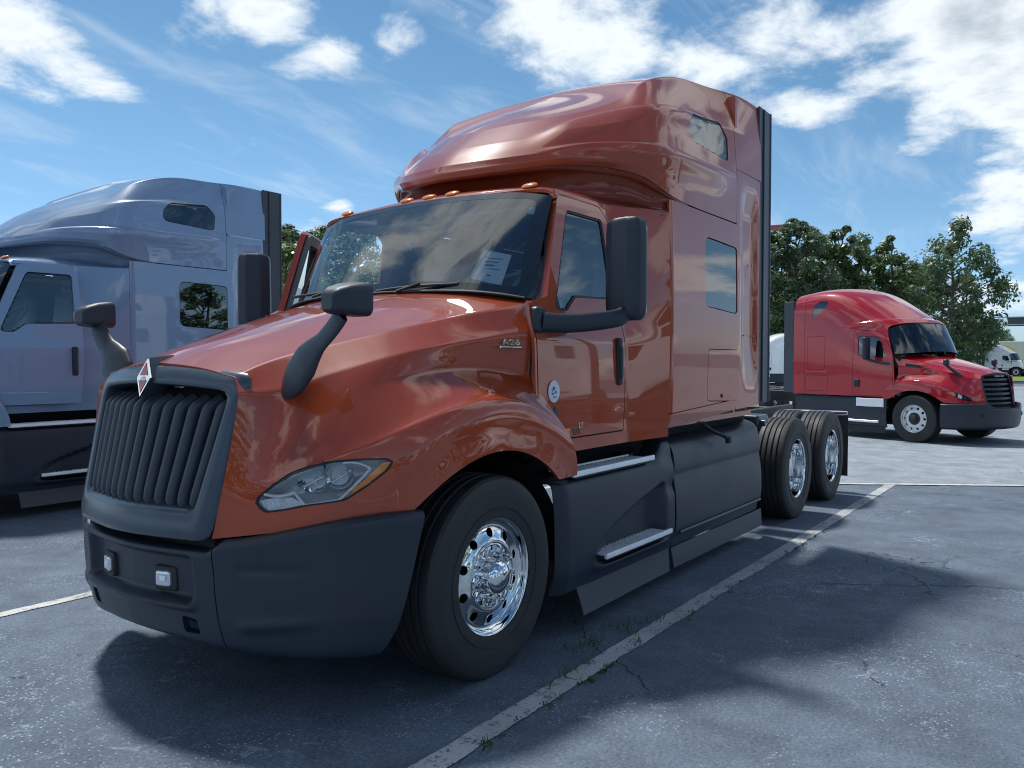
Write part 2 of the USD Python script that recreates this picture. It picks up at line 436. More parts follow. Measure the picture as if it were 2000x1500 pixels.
def smoothstep(a, b, x):
    t = np.clip((x - a) / (b - a), 0, 1)
    return t * t * (3 - 2 * t)


# ------------------------------------------------------------------ scene helpers
_names = {}


def _path(parent, name):
    k = (str(parent), name)
    _names[k] = _names.get(k, -1) + 1
    return f"{parent}/{name}" + (f"_{_names[k]:03d}" if _names[k] else '')


def put(parent, name, g, material, label=None, smooth=True):
    p = _path(parent, name)
    m = usdkit.mesh(stage, p, (g.V, g.F), M[material] if isinstance(material, str) else material, smooth=smooth)
    if label:
        m.GetPrim().SetCustomDataByKey('label', label)
    return p


def thing(name, label, category, group=None, loc=(0, 0, 0), rz=0.0):
    p = _path('/World', name)
    x = UsdGeom.Xform.Define(stage, p)
    x.AddTranslateOp().Set(Gf.Vec3d(*map(float, loc)))
    if rz:
        x.AddRotateZOp().Set(math.degrees(rz))
    tagp(p, label, category, group)
    return p


def tagp(p, label=None, category=None, group=None, kind=None):
    o = stage.GetPrimAtPath(p)
    for k, v in (('label', label), ('category', category), ('group', group), ('kind', kind)):
        if v:
            o.SetCustomDataByKey(k, v)

# ------------------------------------------------------------------ the aerodynamic sleeper truck (front axle at the origin, x forward, y to the driver's side)
def outward(g, c):
    """turns a sheet so that it faces away from c"""
    return g if (g.normals() * (g.V - np.asarray(c, float))).sum(1).mean() > 0 else Geo(g.V, g.F[:, ::-1])


class Part:
    def __init__(self, name, g=None, m=None, label=None, subs=()):
        self.name, self.g, self.m, self.label, self.subs = name, g, m, label, list(subs)


def both(g):
    return [g, g.mirror()]


def emit(root, parts, paint):
    for p in parts:
        q = put(root, p.name, p.g, paint if p.m == 'PAINT' else p.m, p.label)
        for s in p.subs:
            put(q, s.name, s.g, paint if s.m == 'PAINT' else s.m, s.label)


WB, TANDEM, ZW = 5.034, 1.32, 0.50      # front axle to first drive axle, drive axle spacing, wheel centre height


def nose_x(y, z):
    """front of the grille: a shallow vee, leaning back"""
    return 1.262 - (z - 0.80) * 0.235 - 0.112 * (np.sqrt((np.abs(y) / 0.56) ** 2 + 0.01) - 0.1) ** 1.35


def hood_net():
    R = [
        [(1.14, .525, .80), (1.115, .545, .96), (1.095, .56, 1.08), (1.08, .572, 1.18), (1.067, .583, 1.27), (1.055, .59, 1.36), (1.042, .592, 1.435), (1.02, .535, 1.515), (1.045, .36, 1.555), (1.065, .19, 1.572), (1.075, 0, 1.582)],
        [(1.03, .70, .83), (1.02, .708, .93), (1.005, .708, 1.02), (.99, .70, 1.08), (.972, .69, 1.14), (.945, .675, 1.27), (.905, .66, 1.42), (.865, .525, 1.565), (.875, .36, 1.605), (.885, .19, 1.63), (.89, 0, 1.638)],
        [(.93, .875, .845), (.93, .88, 1.0), (.915, .875, 1.12), (.885, .865, 1.22), (.845, .845, 1.315), (.79, .80, 1.42), (.725, .755, 1.505), (.66, .61, 1.625), (.665, .42, 1.672), (.67, .21, 1.695), (.67, 0, 1.702)],
        [(.77, 1.055, .875), (.768, 1.065, 1.03), (.745, 1.05, 1.17), (.70, .985, 1.30), (.64, .92, 1.43), (.58, .89, 1.505), (.52, .862, 1.565), (.45, .70, 1.68), (.45, .48, 1.735), (.45, .24, 1.762), (.45, 0, 1.77)],
        [(.50, 1.19, .90), (.50, 1.205, 1.10), (.485, 1.17, 1.285), (.445, 1.065, 1.385), (.40, .97, 1.50), (.365, .95, 1.56), (.33, .94, 1.62), (.27, .78, 1.73), (.26, .53, 1.795), (.25, .27, 1.822), (.25, 0, 1.828)],
        [(.20, 1.22, .915), (.20, 1.228, 1.15), (.20, 1.195, 1.355), (.195, 1.09, 1.435), (.17, .985, 1.525), (.16, .975, 1.59), (.14, .97, 1.652), (.10, .84, 1.768), (.08, .58, 1.842), (.07, .29, 1.872), (.07, 0, 1.88)],
        [(-.12, 1.225, .92), (-.12, 1.233, 1.16), (-.10, 1.207, 1.375), (-.10, 1.13, 1.455), (-.12, 1.01, 1.535), (-.12, 1.02, 1.6), (-.12, 1.04, 1.685), (-.12, .91, 1.812), (-.11, .63, 1.89), (-.10, .32, 1.92), (-.10, 0, 1.928)],
        [(-.42, 1.228, .92), (-.42, 1.235, 1.13), (-.37, 1.218, 1.31), (-.30, 1.17, 1.40), (-.30, 1.065, 1.505), (-.29, 1.075, 1.6), (-.29, 1.088, 1.705), (-.29, .985, 1.852), (-.28, .68, 1.935), (-.27, .35, 1.958), (-.27, 0, 1.966)],
        [(-.72, 1.228, .92), (-.695, 1.238, 1.07), (-.60, 1.228, 1.20), (-.48, 1.19, 1.36), (-.43, 1.115, 1.49), (-.425, 1.122, 1.6), (-.425, 1.128, 1.72), (-.565, 1.045, 1.905), (-.445, .74, 1.966), (-.39, .36, 1.990), (-.375, 0, 1.996)],
    ]
    R = np.array(R, float)
    for _ in range(1):      # a light fairing along the hood keeps the highlights calm
        R[2:-2] = .64 * R[2:-2] + .18 * (R[1:-3] + R[3:-1])
    # two soft rails along the top of the hood
    R[1:8, 8, 2] -= 0.012
    R[0, 7:, 2] -= 0.014
    order = [0, 1, 2, 2, 3, 4, 4, 5, 6, 6, 7, 7, 8, 9, 10]
    half = R[:, order].copy()
    # doubled rows stand a little apart, so creases stay soft
    for a, k_ in ((3, .22), (6, .34), (9, .16), (11, .10)):
        half[:, a] = half[:, a] + k_ * (half[:, a + 1] - half[:, a])
    right = half[:, -2::-1] * np.array([1, -1, 1])
    return np.concatenate([half, right], 1)


HL = np.array([(500, 974), (508, 992), (522, 1001), (575, 996), (640, 984), (690, 968), (735, 938), (770, 904), (764, 895), (745, 889), (690, 890), (640, 896), (590, 908), (560, 921), (528, 945)], float)
HL_PHI = math.radians(52)


def hl_plane(V):
    return np.stack([-V[:, 0] * math.sin(HL_PHI) + V[:, 1] * math.cos(HL_PHI), V[:, 2]], 1)


# outline of the left headlight in the plane facing forward-left (t across, z up)
HL_OUT = [(-.399, .975), (-.377, .938), (-.350, .920), (-.278, .930), (-.175, .952), (-.02, .972), (.085, 1.035), (.200, 1.118), (.192, 1.135), (.160, 1.150), (.03, 1.152), (-.075, 1.145), (-.175, 1.122), (-.25, 1.092), (-.325, 1.04)]


def build_truck(open_left=0.0, open_right=0.0, left_mirror=True, q_=1.0):
    T = []
    N_ = lambda n: max(8, int(n * q_))
    # ---------------- hood
    H = outward(grid(bspl(hood_net(), N_(130), 2 * N_(130) + 1, relax=1, damp=0.7)), (0, 0, .8))
    # the rolled band round the wheel arch stands proud
    nh = H.normals(); ra = np.hypot(H.V[:, 0], H.V[:, 2] - .341)
    H.V = H.V + nh * ((.016 * smoothstep(.875, .845, ra) + .020 * np.exp(-((ra - .97) / .085) ** 2)) * smoothstep(.98, 1.12, np.abs(H.V[:, 1])) * smoothstep(.70, .45, H.V[:, 0]))[:, None]
    V = H.V
    arch = np.hypot(V[:, 0], V[:, 2] - .341) - .789
    d = np.where(np.abs(V[:, 1]) > .75, arch, 1.0)
    low = np.interp(V[:, 0], [-.8, -.5, .4, .75, .95, 1.14], [.93, .925, .905, .875, .845, .805])
    d = np.minimum(d, V[:, 2] - low)
    hl = np.maximum(sdf(hl_plane(V), HL_OUT), sdf(hl_plane(V * [1, -1, 1]), HL_OUT))
    front = V[:, 0] > .45
    hl = np.where(front & (V[:, 2] < 1.25), hl, -1.0)
    hood = clip(H, np.minimum(d, -hl))
    # rolled lip round the wheel arch
    T.append(Part('hood', solid(hood, .022), 'PAINT'))
    for s in (1, -1):
        a = np.linspace(math.radians(46), math.radians(134), 40)
        # inner wheel well
    # wheel wells and the dark space under the hood
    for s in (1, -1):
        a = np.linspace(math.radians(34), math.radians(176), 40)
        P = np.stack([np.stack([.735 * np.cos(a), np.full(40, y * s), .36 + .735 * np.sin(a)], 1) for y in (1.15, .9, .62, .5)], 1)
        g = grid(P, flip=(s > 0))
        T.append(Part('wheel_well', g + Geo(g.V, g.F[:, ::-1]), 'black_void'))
    # ---------------- headlights
    seg = clip(H, np.where((V[:, 1] > 0) & front & (V[:, 2] < 1.25), sdf(hl_plane(V), HL_OUT) + .002, -1.0))
    for s in (1, -1):
        ds = sdf(hl_plane(seg.V), HL_OUT)
        n = seg.normals()
        mk = (lambda g: g) if s > 0 else (lambda g: g.mirror())
        rim = solid(clip(Geo(seg.V - n * .003, seg.F), .007 - ds), .05)
        inner = clip(seg, ds - .006)
        nn = inner.normals(); q = hl_plane(inner.V)
        lens = Geo(inner.V + nn * 0.001, inner.F)
        # the bowl behind the lens
        depth = .018 + .062 * smoothstep(0, .035, sdf(q, HL_OUT) - .006)
        bowl = Geo(inner.V - nn * depth[:, None], inner.F)
        # place small things behind the lens by their (t, z) on it

        def at(t, z, back=0.0):
            k = np.argmin((q[:, 0] - t) ** 2 + (q[:, 1] - z) ** 2)
            return inner.V[k] - nn[k] * back, nn[k]

        def ribbon(pts, w, back, thick=.006):
            P3 = smooth_path([at(t, z, back)[0] for t, z in pts], 24)
            return tube(P3, (w, w), 8)
        subs = [Part('lens', mk(lens), 'lens'), Part('reflector_bowl', mk(bowl + Geo(bowl.V, bowl.F[:, ::-1])), 'lamp_bowl')]
        guide = ribbon([(-.355, .995), (-.30, 1.0), (-.235, 1.005)], .008, .012)
        guide2 = cat([ribbon([(-.235, 1.005), (-.215, .985), (-.19, .962)], .007, .012), ribbon([(-.19, .962), (-.12, .968), (-.05, .985)], .007, .012), ribbon([(-.05, .985), (.005, 1.03), (.095, 1.120)], .007, .012), ribbon([(.095, 1.12), (.03, 1.13), (-.03, 1.13)], .006, .012)])
        subs += [Part('light_guide', mk(guide), 'lamp_white'), Part('light_guide', mk(guide2), 'lamp_white')]
        # two deep chrome reflectors and the low turn chamber
        for (t, z, w, h) in ((-.165, 1.06, .075, .05), (-.045, 1.06, .06, .055)):
            c, nrm = at(t, z, .055)
            prof = [(.0, -.045), (.4, -.042), (.75, -.028), (1.0, 0.0), (1.0, .004), (.72, -.022), (.38, -.036), (0, -.039)]
            g = lathe([(max(a_, 1e-4) * .06, b_) for a_, b_ in prof], 24, 'y').map(lambda X, w=w, h=h: X * [w / .06, 1, h / .06])
            ang = math.atan2(nrm[1], nrm[0]) - math.pi / 2
            g = g.rot((0, 0, 1), ang).move(c)
            subs.append(Part('reflector', mk(sharp(g)), 'chrome'))
            vane = box((0, .0, 0), (w * 1.3, .05, .008), .002).rot((0, 1, 0), .5).rot((0, 0, 1), ang).move(c - nrm * .01)
            subs.append(Part('reflector_vane', mk(vane), 'chrome'))
            bulb = from_tm(trimesh.creation.icosphere(subdivisions=2, radius=.014)).move(c - nrm * .012)
            subs.append(Part('bulb', mk(bulb), 'lamp_white'))
        turn = clip(Geo(inner.V - nn * .02, inner.F), np.minimum(sdf(q, [(-.395, .97), (-.375, .93), (-.345, .915), (-.18, .945), (-.20, .965), (-.245, .992), (-.35, .985)]) - .004, 1))
        subs.append(Part('running_lamp', mk(turn), 'trim_bright'))
        amb = clip(Geo(inner.V - nn * .012, inner.F), sdf(q, [(-.075, .955), (.09, 1.025), (.21, 1.115), (.195, 1.133), (.150, 1.133), (.045, 1.045), (-.03, .99)]) - .001)
        subs.append(Part('turn_signal', mk(solid(amb, .006)), 'amber', 'amber turn signal along the outer edge'))
        T.append(Part('headlight', mk(rim), 'black_rubber', None, subs))
    # ---------------- grille: frame, bars, emblem
    nv = 132

    def ring(yt, yb, zt, zb, r, off, power=0.0):
        """rounded trapezium outline on the nose; off pushes it out"""
        p = rounded([(-yb, zb), (yb, zb), (yt, zt), (-yt, zt)], r, 8)
        L = np.r_[0, np.cumsum(np.linalg.norm(np.diff(np.vstack([p, p[:1]]), axis=0), axis=1))]
        k0 = np.argmin(np.abs(p[:, 0]) + 10 * (p[:, 1] > (zt + zb) / 2))
        p = np.roll(p, -k0, 0); L = np.r_[0, np.cumsum(np.linalg.norm(np.diff(np.vstack([p, p[:1]]), axis=0), axis=1))]
        if Polygon(p).exterior.is_ccw is False:
            p = p[::-1]
        pp = np.vstack([p, p[:1]])
        ang = np.unwrap(np.arctan2(pp[:, 1] - (zt + zb) / 2, pp[:, 0]))
        want = np.linspace(-math.pi / 2, 1.5 * math.pi, nv, endpoint=False)
        o = np.argsort(ang)
        a0 = ang[0]
        w2 = a0 + np.mod(want - a0, 2 * math.pi)
        y = np.interp(w2, ang, pp[:, 0]); z = np.interp(w2, ang, pp[:, 1])
        # the top edge is crowned
        z = z + .042 * (1 - (y / .6) ** 2) * (z > (zt + zb) / 2) * smoothstep(1.2, 1.45, z)
        return np.stack([nose_x(y, z) + off, y, z], 1)
    rings = [ring(.545, .50, 1.435, .83, .05, -.06), ring(.601, .528, 1.516, .795, .05, -.020), ring(.594, .52, 1.506, .80, .05, .006), ring(.562, .49, 1.462, .835, .05, .026),
             ring(.530, .458, 1.436, .905, .045, .022), ring(.520, .452, 1.428, .926, .04, .010), ring(.512, .447, 1.42, .948, .035, -.03), ring(.508, .444, 1.416, .952, .035, -.10)]
    fr = grid(np.stack(rings, 1), wrap_u=True)
    if fr.normals()[2::8].mean(0)[0] < 0:
        fr = Geo(fr.V, fr.F[:, ::-1])
    T.append(Part('grille_surround', sharp(fr, 40), 'trim_grey'))
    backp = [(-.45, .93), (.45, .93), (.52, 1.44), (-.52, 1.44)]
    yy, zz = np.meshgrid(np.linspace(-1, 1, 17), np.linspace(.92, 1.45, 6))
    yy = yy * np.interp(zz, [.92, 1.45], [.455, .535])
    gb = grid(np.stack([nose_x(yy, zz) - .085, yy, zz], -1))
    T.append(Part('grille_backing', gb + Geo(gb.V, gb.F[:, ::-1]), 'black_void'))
    nb = 13
    for i in range(nb):
        f = (i - (nb - 1) / 2) / ((nb - 1) / 2) * .925
        zb_, zt_ = .935, 1.40
        zs = zb_ + (zt_ - zb_) * np.r_[np.linspace(0, .85, 16), np.linspace(.87, 1, 12)]
        ys = f * np.interp(zs, [.93, 1.43], [.447, .515])
        xs = nose_x(ys, zs) - .018
        # the bar curls back into the grille at its top and a little at its foot
        t = (zs - zb_) / (zt_ - zb_)
        xs = xs - .060 * smoothstep(.89, 1.02, t) - .03 * smoothstep(.07, -.02, t)
        g = tube(np.stack([xs, ys, zs], 1), (.0245, .032), 16, up=(1, 0, 0))
        T.append(Part('grille_bar', g, 'grey_plastic'))
    # emblem: diamond housing standing on the top of the surround
    ez, ey, hz, hy = 1.497, 0.0, .088, .056
    ex = float(nose_x(0.0, 1.497)) + .035

    def dia(k, x0, x1, zoff=0.0):
        p = np.array([(0, -hz * k), (hy * k, 0), (0, hz * k), (-hy * k, 0)])
        g = extrude(p, x1 - x0, 'yz')
        return Geo(g.V + [x0, ey, 0], g.F).map(lambda X: np.stack([X[:, 0] - (X[:, 2]) * .235, X[:, 1], X[:, 2] + ez], 1))
    hous = hull(np.vstack([[(ex - .004 - dz * .235, dy, ez + dz) for dy, dz in ((0, -hz * 1.06), (hy * 1.1, 0), (0, hz * 1.06), (-hy * 1.1, 0))],
                           [(ex - .15, dy, ez + dz + .02) for dy, dz in ((0, -hz * .8), (hy * 1.25, .0), (0, hz * 1.0), (-hy * 1.25, .0))]]), 25)
    subs = [Part('badge_rim', dia(1.0, ex - .002, ex + .006), 'chrome')]
    half_t = lambda sg, k: Geo(*(lambda g: (np.stack([g.V[:, 0] + ex + .004 - g.V[:, 2] * .235, g.V[:, 1], g.V[:, 2] + ez], 1), g.F))(
        extrude(np.array([(-hy * (k - .16) * .95, sg * .012), (hy * (k - .16) * .95, sg * .012), (0, sg * hz * k)])[::sg], .004, 'yz')))
    subs += [Part('badge_field', half_t(1, .80), 'emblem_red'), Part('badge_field', half_t(-1, .80), 'emblem_red')]
    tiny = cat([Geo(*(lambda g: (np.stack([g.V[:, 0] + ex + .006 - g.V[:, 2] * .235, g.V[:, 1], g.V[:, 2] + ez], 1), g.F))(extrude(np.array(pp), .003, 'yz')))
                for pp in ([(-.022, -.011), (-.006, -.011), (-.014, .004)], [(.022, -.011), (.014, .004), (.006, -.011)], [(-.004, -.010), (.004, -.010), (.004, .010), (-.004, .010)])])
    subs.append(Part('badge_mark', tiny, 'lamp_white'))
    T.append(Part('emblem', hous, 'trim_grey', 'grey diamond emblem housing with a red and silver badge', subs))
    # ---------------- bumper
    plan = np.array([(1.248, 0), (1.215, .3), (1.16, .52), (1.07, .73), (.955, .91), (.79, 1.085), (.62, 1.178), (.46, 1.215)])
    sp = smooth_path(plan, 400)
    ss = np.r_[0, np.cumsum(np.linalg.norm(np.diff(sp, axis=0), axis=1))]
    U, W = np.linspace(0, 1, N_(170)), np.linspace(0, 1, N_(84))
    S = U * ss[-1]
    bx_, by_ = np.interp(S, ss, sp[:, 0]), np.interp(S, ss, sp[:, 1])
    tx, ty = np.gradient(bx_), np.gradient(by_)
    nx, ny = ty / np.hypot(tx, ty), -tx / np.hypot(tx, ty)
    zt = .757 + .050 * smoothstep(.50, .60, by_) + .106 * smoothstep(.56, 1.2, by_)
    zb = np.interp(by_, [0, .3, .55, .9, 1.2], [.335, .325, .30, .275, .27])
    Y2, Wg = np.meshgrid(by_, W, indexing='ij')
    # rows: from the inner edge of the top lip over the shoulder, down the face and under
    prof_w = np.array([0, .06, .11, .15, .30, .5, .7, .88, .95, 1.0])
    prof_o = np.array([-.07, -.03, -.004, .004, -.004, -.008, -.018, -.045, -.065, -.11])
    prof_z = np.array([1.0, 1.0, .985, .95, .76, .52, .30, .07, .01, .0])
    O = np.interp(Wg, prof_w, prof_o); Zr = np.interp(Wg, prof_w, prof_z)
    k = np.hanning(9); k /= k.sum()
    sm = lambda A: np.apply_along_axis(lambda r: np.convolve(np.pad(r, 4, mode='edge'), k, mode='valid'), 1, A)
    O, Zr = sm(O), sm(Zr)
    Z = zb[:, None] + (zt - zb)[:, None] * Zr
    # recess in the middle with a ledge under the fog lamps
    rec = smoothstep(.445, .405, np.abs(Y2)) * smoothstep(.505, .535, Z) * smoothstep(.735, .70, Z)
    O = O - .045 * rec
    O = O + .030 * smoothstep(.47, .43, np.abs(Y2)) * np.exp(-((Z - .505) / .022) ** 2)
    # soft creases of the end piece
    O = O + .012 * smoothstep(.62, .68, Y2) * smoothstep(1.02, .80, Y2) * (np.exp(-((Z - .43 - .10 * (Y2 - .65)) / .03) ** 2) - .7 * np.exp(-((Z - .68) / .02) ** 2))
    X3 = np.stack([bx_[:, None] + nx[:, None] * O, by_[:, None] + ny[:, None] * O, Z], -1)
    X3[0, :, 1] = 0
    Bh = grid(X3, flip=True)
    Bh = outward(Bh, (-.2, 0, .6))
    full = Bh + Bh.mirror()
    mm = trimesh.Trimesh(full.V, full.F, process=False); mm.merge_vertices(merge_norm=True)
    full = Geo(mm.vertices, mm.faces)
    hole = np.maximum(sdf(full.V[:, 1:], rounded([(.355, .375), (.445, .375), (.445, .445), (.365, .455)], .012)), sdf(full.V[:, 1:] * [-1, 1], rounded([(.355, .375), (.445, .375), (.445, .445), (.365, .455)], .012)))
    center = clip(full, np.minimum(.548 - np.abs(full.V[:, 1]) - .03 * (full.V[:, 2] - .5), -hole))
    T.append(Part('bumper', solid(center, .03), 'dark_plastic'))
    endp = clip(Bh, np.minimum(Bh.V[:, 1] - .553 + .03 * (Bh.V[:, 2] - .5), Bh.V[:, 0] - np.interp(Bh.V[:, 2], [.25, .40, .93], [.70, .635, .515])))
    for g in both(solid(endp, .03)):
        T.append(Part('bumper_end', g, 'dark_plastic'))
    T.append(Part('bumper_backing', box((1.0, 0, .62), (.1, .95, .5)) + box((1.04, 0, .79), (.14, 1.0, .12)), 'black_void'))
    bits = cat([tube([(1.13, -.25, .80), (1.14, .28, .795)], .012, 8), box((1.12, .1, .81), (.06, .12, .03), .004), box((1.12, -.2, .81), (.05, .05, .05), .004), tube([(1.12, .05, .78), (1.12, .05, .84)], .008, 6)])
    T.append(Part('latch_bar', bits, 'chassis_metal'))
    for s in (1, -1):
        fx = 1.166
        rot = -.25 * s
        hs = rblock((-.012, 0, 0), (.07, .132, .112), .012).rot((0, 0, 1), rot * -1).move((fx, .235 * s, .60))
        face = rblock((.012, 0, 0), (.030, .086, .074), .014).rot((0, 0, 1), rot * -1).move((fx + .012, .235 * s, .60))
        le = rblock((.024, 0, .0), (.012, .036, .030), .006).rot((0, 0, 1), rot * -1).move((fx + .014, .235 * s + .01, .606))
        T.append(Part('fog_lamp', hs, 'black_rubber', None, [Part('lens', face, 'lamp_chrome'), Part('bulb', le, 'lamp_white')]))
    T.append(Part('plate_bracket', box((1.168, -.045, .60), (.02, .11, .11), .004), 'black_rubber'))
    # ---------------- cab: windshield, pillars, roof, doors
    base = np.array([(-.36, 0, 2.0), (-.365, .35, 1.995), (-.405, .65, 1.975), (-.475, .87, 1.95), (-.595, 1.035, 1.925)])
    top = np.array([(-.825, 0, 2.632), (-.825, .35, 2.626), (-.83, .62, 2.61), (-.838, .82, 2.59), (-.86, .985, 2.555)])
    mid = (base + top) / 2 + np.array([.012, 0, .012]); q1 = base * .75 + top * .25 + np.array([.009, 0, .009]); q3 = base * .25 + top * .75 + np.array([.009, 0, .009])
    wsn = np.stack([base, q1, mid, q3, top], 0)
    wsn = np.concatenate([wsn[:, :0:-1] * [1, -1, 1], wsn], 1)
    ws = outward(grid(bspl(wsn, N_(80), N_(260), 2, .9)), (-2, 0, 2))
    # along-glass coordinate for the black border
    cz = (ws.V[:, 2] - np.interp(np.abs(ws.V[:, 1]), base[:, 1], base[:, 2])) / (np.interp(np.abs(ws.V[:, 1]), top[:, 1], top[:, 2]) - np.interp(np.abs(ws.V[:, 1]), base[:, 1], base[:, 2]))
    edge_y = np.interp(np.clip(cz, 0, 1), [0, 1], [1.035, .985])
    wq = np.stack([ws.V[:, 1] / edge_y, cz], 1)
    wi = rounded([(-.925, .085), (.925, .085), (.915, .94), (-.915, .94)], .045)
    wd = sdf(wq * [1, .75], wi * [1, .75])
    T.append(Part('windshield', clip(ws, wd - .001), 'glass', None, [Part('windshield_border', solid(clip(Geo(ws.V + ws.normals() * .001, ws.F), -wd), .012), 'frit')]))
    # cab side: y over height
    zc = np.array([1.05, 1.3, 1.6, 1.70, 1.74, 1.80, 1.95, 2.2, 2.45, 2.56, 2.62])
    yc = np.array([1.165, 1.172, 1.165, 1.160, 1.150, 1.135, 1.113, 1.070, 1.028, 1.004, .985])
    xs, zs = np.linspace(-1.985, -.40, N_(110)), np.linspace(1.05, 2.60, N_(110))
    XX, ZZ = np.meshgrid(xs, zs, indexing='ij')
    ysm = make_interp_spline(zc, yc, k=2)
    zf = np.linspace(1.05, 2.62, 200); yf = np.convolve(np.pad(np.interp(zf, zc, yc), 4, mode='edge'), np.ones(9) / 9, mode='valid')
    YY = np.interp(ZZ, zf, yf)
    # the back of the cab flares out to the sleeper's width
    fl = smoothstep(-1.47, -1.52, XX)
    ramp = np.clip((-1.47 - XX) / .53, 0, 1)
    YY = YY + (1.218 + .012 * np.sin((np.clip(ZZ, 1.08, 2.69) - 1.08) / 1.61 * math.pi) - YY) * ramp
    side = grid(np.stack([XX, YY, ZZ], -1))
    if side.normals().mean(0)[1] < 0:
        side = Geo(side.V, side.F[:, ::-1])
    sx = side.V[:, [0, 2]]
    door_poly = rounded([(-.432, 1.13), (-.432, 1.905), (-.605, 1.945), (-.868, 2.545), (-.92, 2.57), (-1.38, 2.57), (-1.455, 2.50), (-1.452, 1.75), (-1.415, 1.13)], .02)
    win_poly = rounded([(-.672, 1.885), (-.70, 1.862), (-.80, 1.865), (-.915, 1.95), (-1.385, 1.965), (-1.385, 2.485), (-.965, 2.485), (-.935, 2.45)], .025)
    dd = sdf(sx, door_poly); wdist = sdf(sx, win_poly)
    cab_front = np.interp(sx[:, 1], [1.0, 1.9, 1.93, 2.555, 2.7], [-.41, -.41, -.60, -.862, -.92])
    rest = clip(side, np.minimum.reduce([-(dd + .004), cab_front - sx[:, 0]]))
    cab_bits = solid(rest, .02)
    # roof skin
    rn = []
    for x, dz in ((-.822, -.012), (-.86, .018), (-.95, .045), (-1.15, .07), (-1.45, .085), (-1.75, .09), (-2.1, .09)):
        row = []
        for y, z in ((1.002, 2.545), (.985, 2.585), (.93, 2.607), (.82, 2.618), (.62, 2.625), (.3, 2.638), (0, 2.643)):
            xx = x - (.035 * (y / 1.0) ** 3 if x > -.9 else 0)
            row.append((xx, y, z + dz * (1 - .75 * (y / 1.0) ** 4)))
        rn.append(row)
    rn = np.array(rn); rn = np.concatenate([rn, rn[:, -2::-1] * [1, -1, 1]], 1)
    roof = grid(bspl(rn, N_(50), N_(90), 1, .6))
    if roof.normals().mean(0)[2] < 0:
        roof = Geo(roof.V, roof.F[:, ::-1])
    T.append(Part('cab', cab_bits + cab_bits.mirror() + solid(roof, .02), 'PAINT'))
    for y in (-.80, -.2, 0, .2, .80):
        xm = -.872 - .03 * abs(y) ** 3
        zm = 2.667 - .035 * abs(y) ** 2
        g = from_tm(trimesh.creation.icosphere(subdivisions=3, radius=1.0), True).map(lambda X: X * [.036, .056, .015]).move((xm, y, zm))
        g = g.rot((0, 1, 0), .45, (xm, y, zm))
        T.append(Part('marker_lamp', g, 'amber'))

    # ---------------- doors with window, handle and mirror
    def door(s, ang):
        mk = lambda g: (g if s > 0 else g.mirror())
        hinge = (-.44, 1.13 * s, 0)
        fin = lambda g: mk(g).rot((0, 0, 1), -ang * s, hinge) if ang else mk(g)
        panel = solid(clip(side, np.minimum(dd - .004, -(wdist + .0))), .045)
        seal = solid(clip(Geo(side.V - side.normals() * .004, side.F), np.minimum(wdist + .004, .016 - wdist)), .03)
        pane = clip(Geo(side.V - side.normals() * .012, side.F), wdist - .010)
        inner = clip(Geo(side.V - side.normals() * .05, side.F), np.minimum(dd - .02, -(wdist - .002)))
        subs = [Part('window_seal', fin(seal), 'black_rubber'), Part('window', fin(pane), 'glass'), Part('inner_panel', fin(solid(inner, .02)), 'cabin_dark')]
        # pull handle
        hp = rblock((-1.352, 1.168, 1.572), (.062, .035, .30), .028, 3)
        cup = rblock((-1.352, 1.184, 1.565), (.036, .03, .20), .014, 3)
        subs += [Part('door_handle', fin(hp), 'black_rubber'), Part('door_handle_grip', fin(cup), 'dark_plastic')]
        # mirror: foot, arm and tall head
        foot = rblock((-.465, 1.145, 1.80), (.10, .07, .145), .03)
        arm = tube(smooth_path([(-.47, 1.16, 1.79), (-.56, 1.215, 1.783), (-.70, 1.30, 1.79), (-.84, 1.385, 1.81), (-.95, 1.42, 1.845), (-.99, 1.42, 1.90)], 18), (.036, .050), 14, rr=np.linspace(1.12, 1.0, 18))
        hp_ = rounded([(-.125, -.055), (.105, -.055), (.125, -.02), (.115, .045), (.05, .075), (-.06, .075), (-.125, .04)], .03, 6)
        lev = [(-.30, .70), (-.285, .86), (-.255, .97), (-.2, 1), (0, 1.0), (.2, .99), (.25, .97), (.275, .90), (.288, .74)]
        P = np.stack([np.stack([hp_[:, 1] * k_ , hp_[:, 0] * k_, np.full(len(hp_), z_)], 1) for z_, k_ in lev], 1)
        head = grid(P, wrap_u=True)
        n_ = len(hp_)
        capF = np.stack([np.zeros(n_ - 2, int), np.arange(1, n_ - 1), np.arange(2, n_)], 1)
        head = head + Geo(P[:, 0], capF) + Geo(P[:, -1], capF[:, ::-1])
        if trimesh.Trimesh(head.V, head.F).volume < 0:
            head = Geo(head.V, head.F[:, ::-1])
        hc, hr = np.array([-1.0, 1.405, 2.11]), -.12
        head = head.rot((0, 0, 1), hr).move(hc)
        gl = rblock((-.058, 0, .07), (.01, .20, .34), .01).rot((0, 0, 1), hr).move(hc) + rblock((-.058, 0, -.19), (.01, .20, .14), .01).rot((0, 0, 1), hr).move(hc)
        subs += [Part('mirror_foot', fin(foot), 'dark_plastic')]
        subs += [] if (s > 0 and not left_mirror) else [Part('mirror_arm', fin(arm), 'dark_plastic'), Part('mirror_head', fin(head), 'dark_plastic'), Part('mirror_glass', fin(gl), 'mirror_glass')]
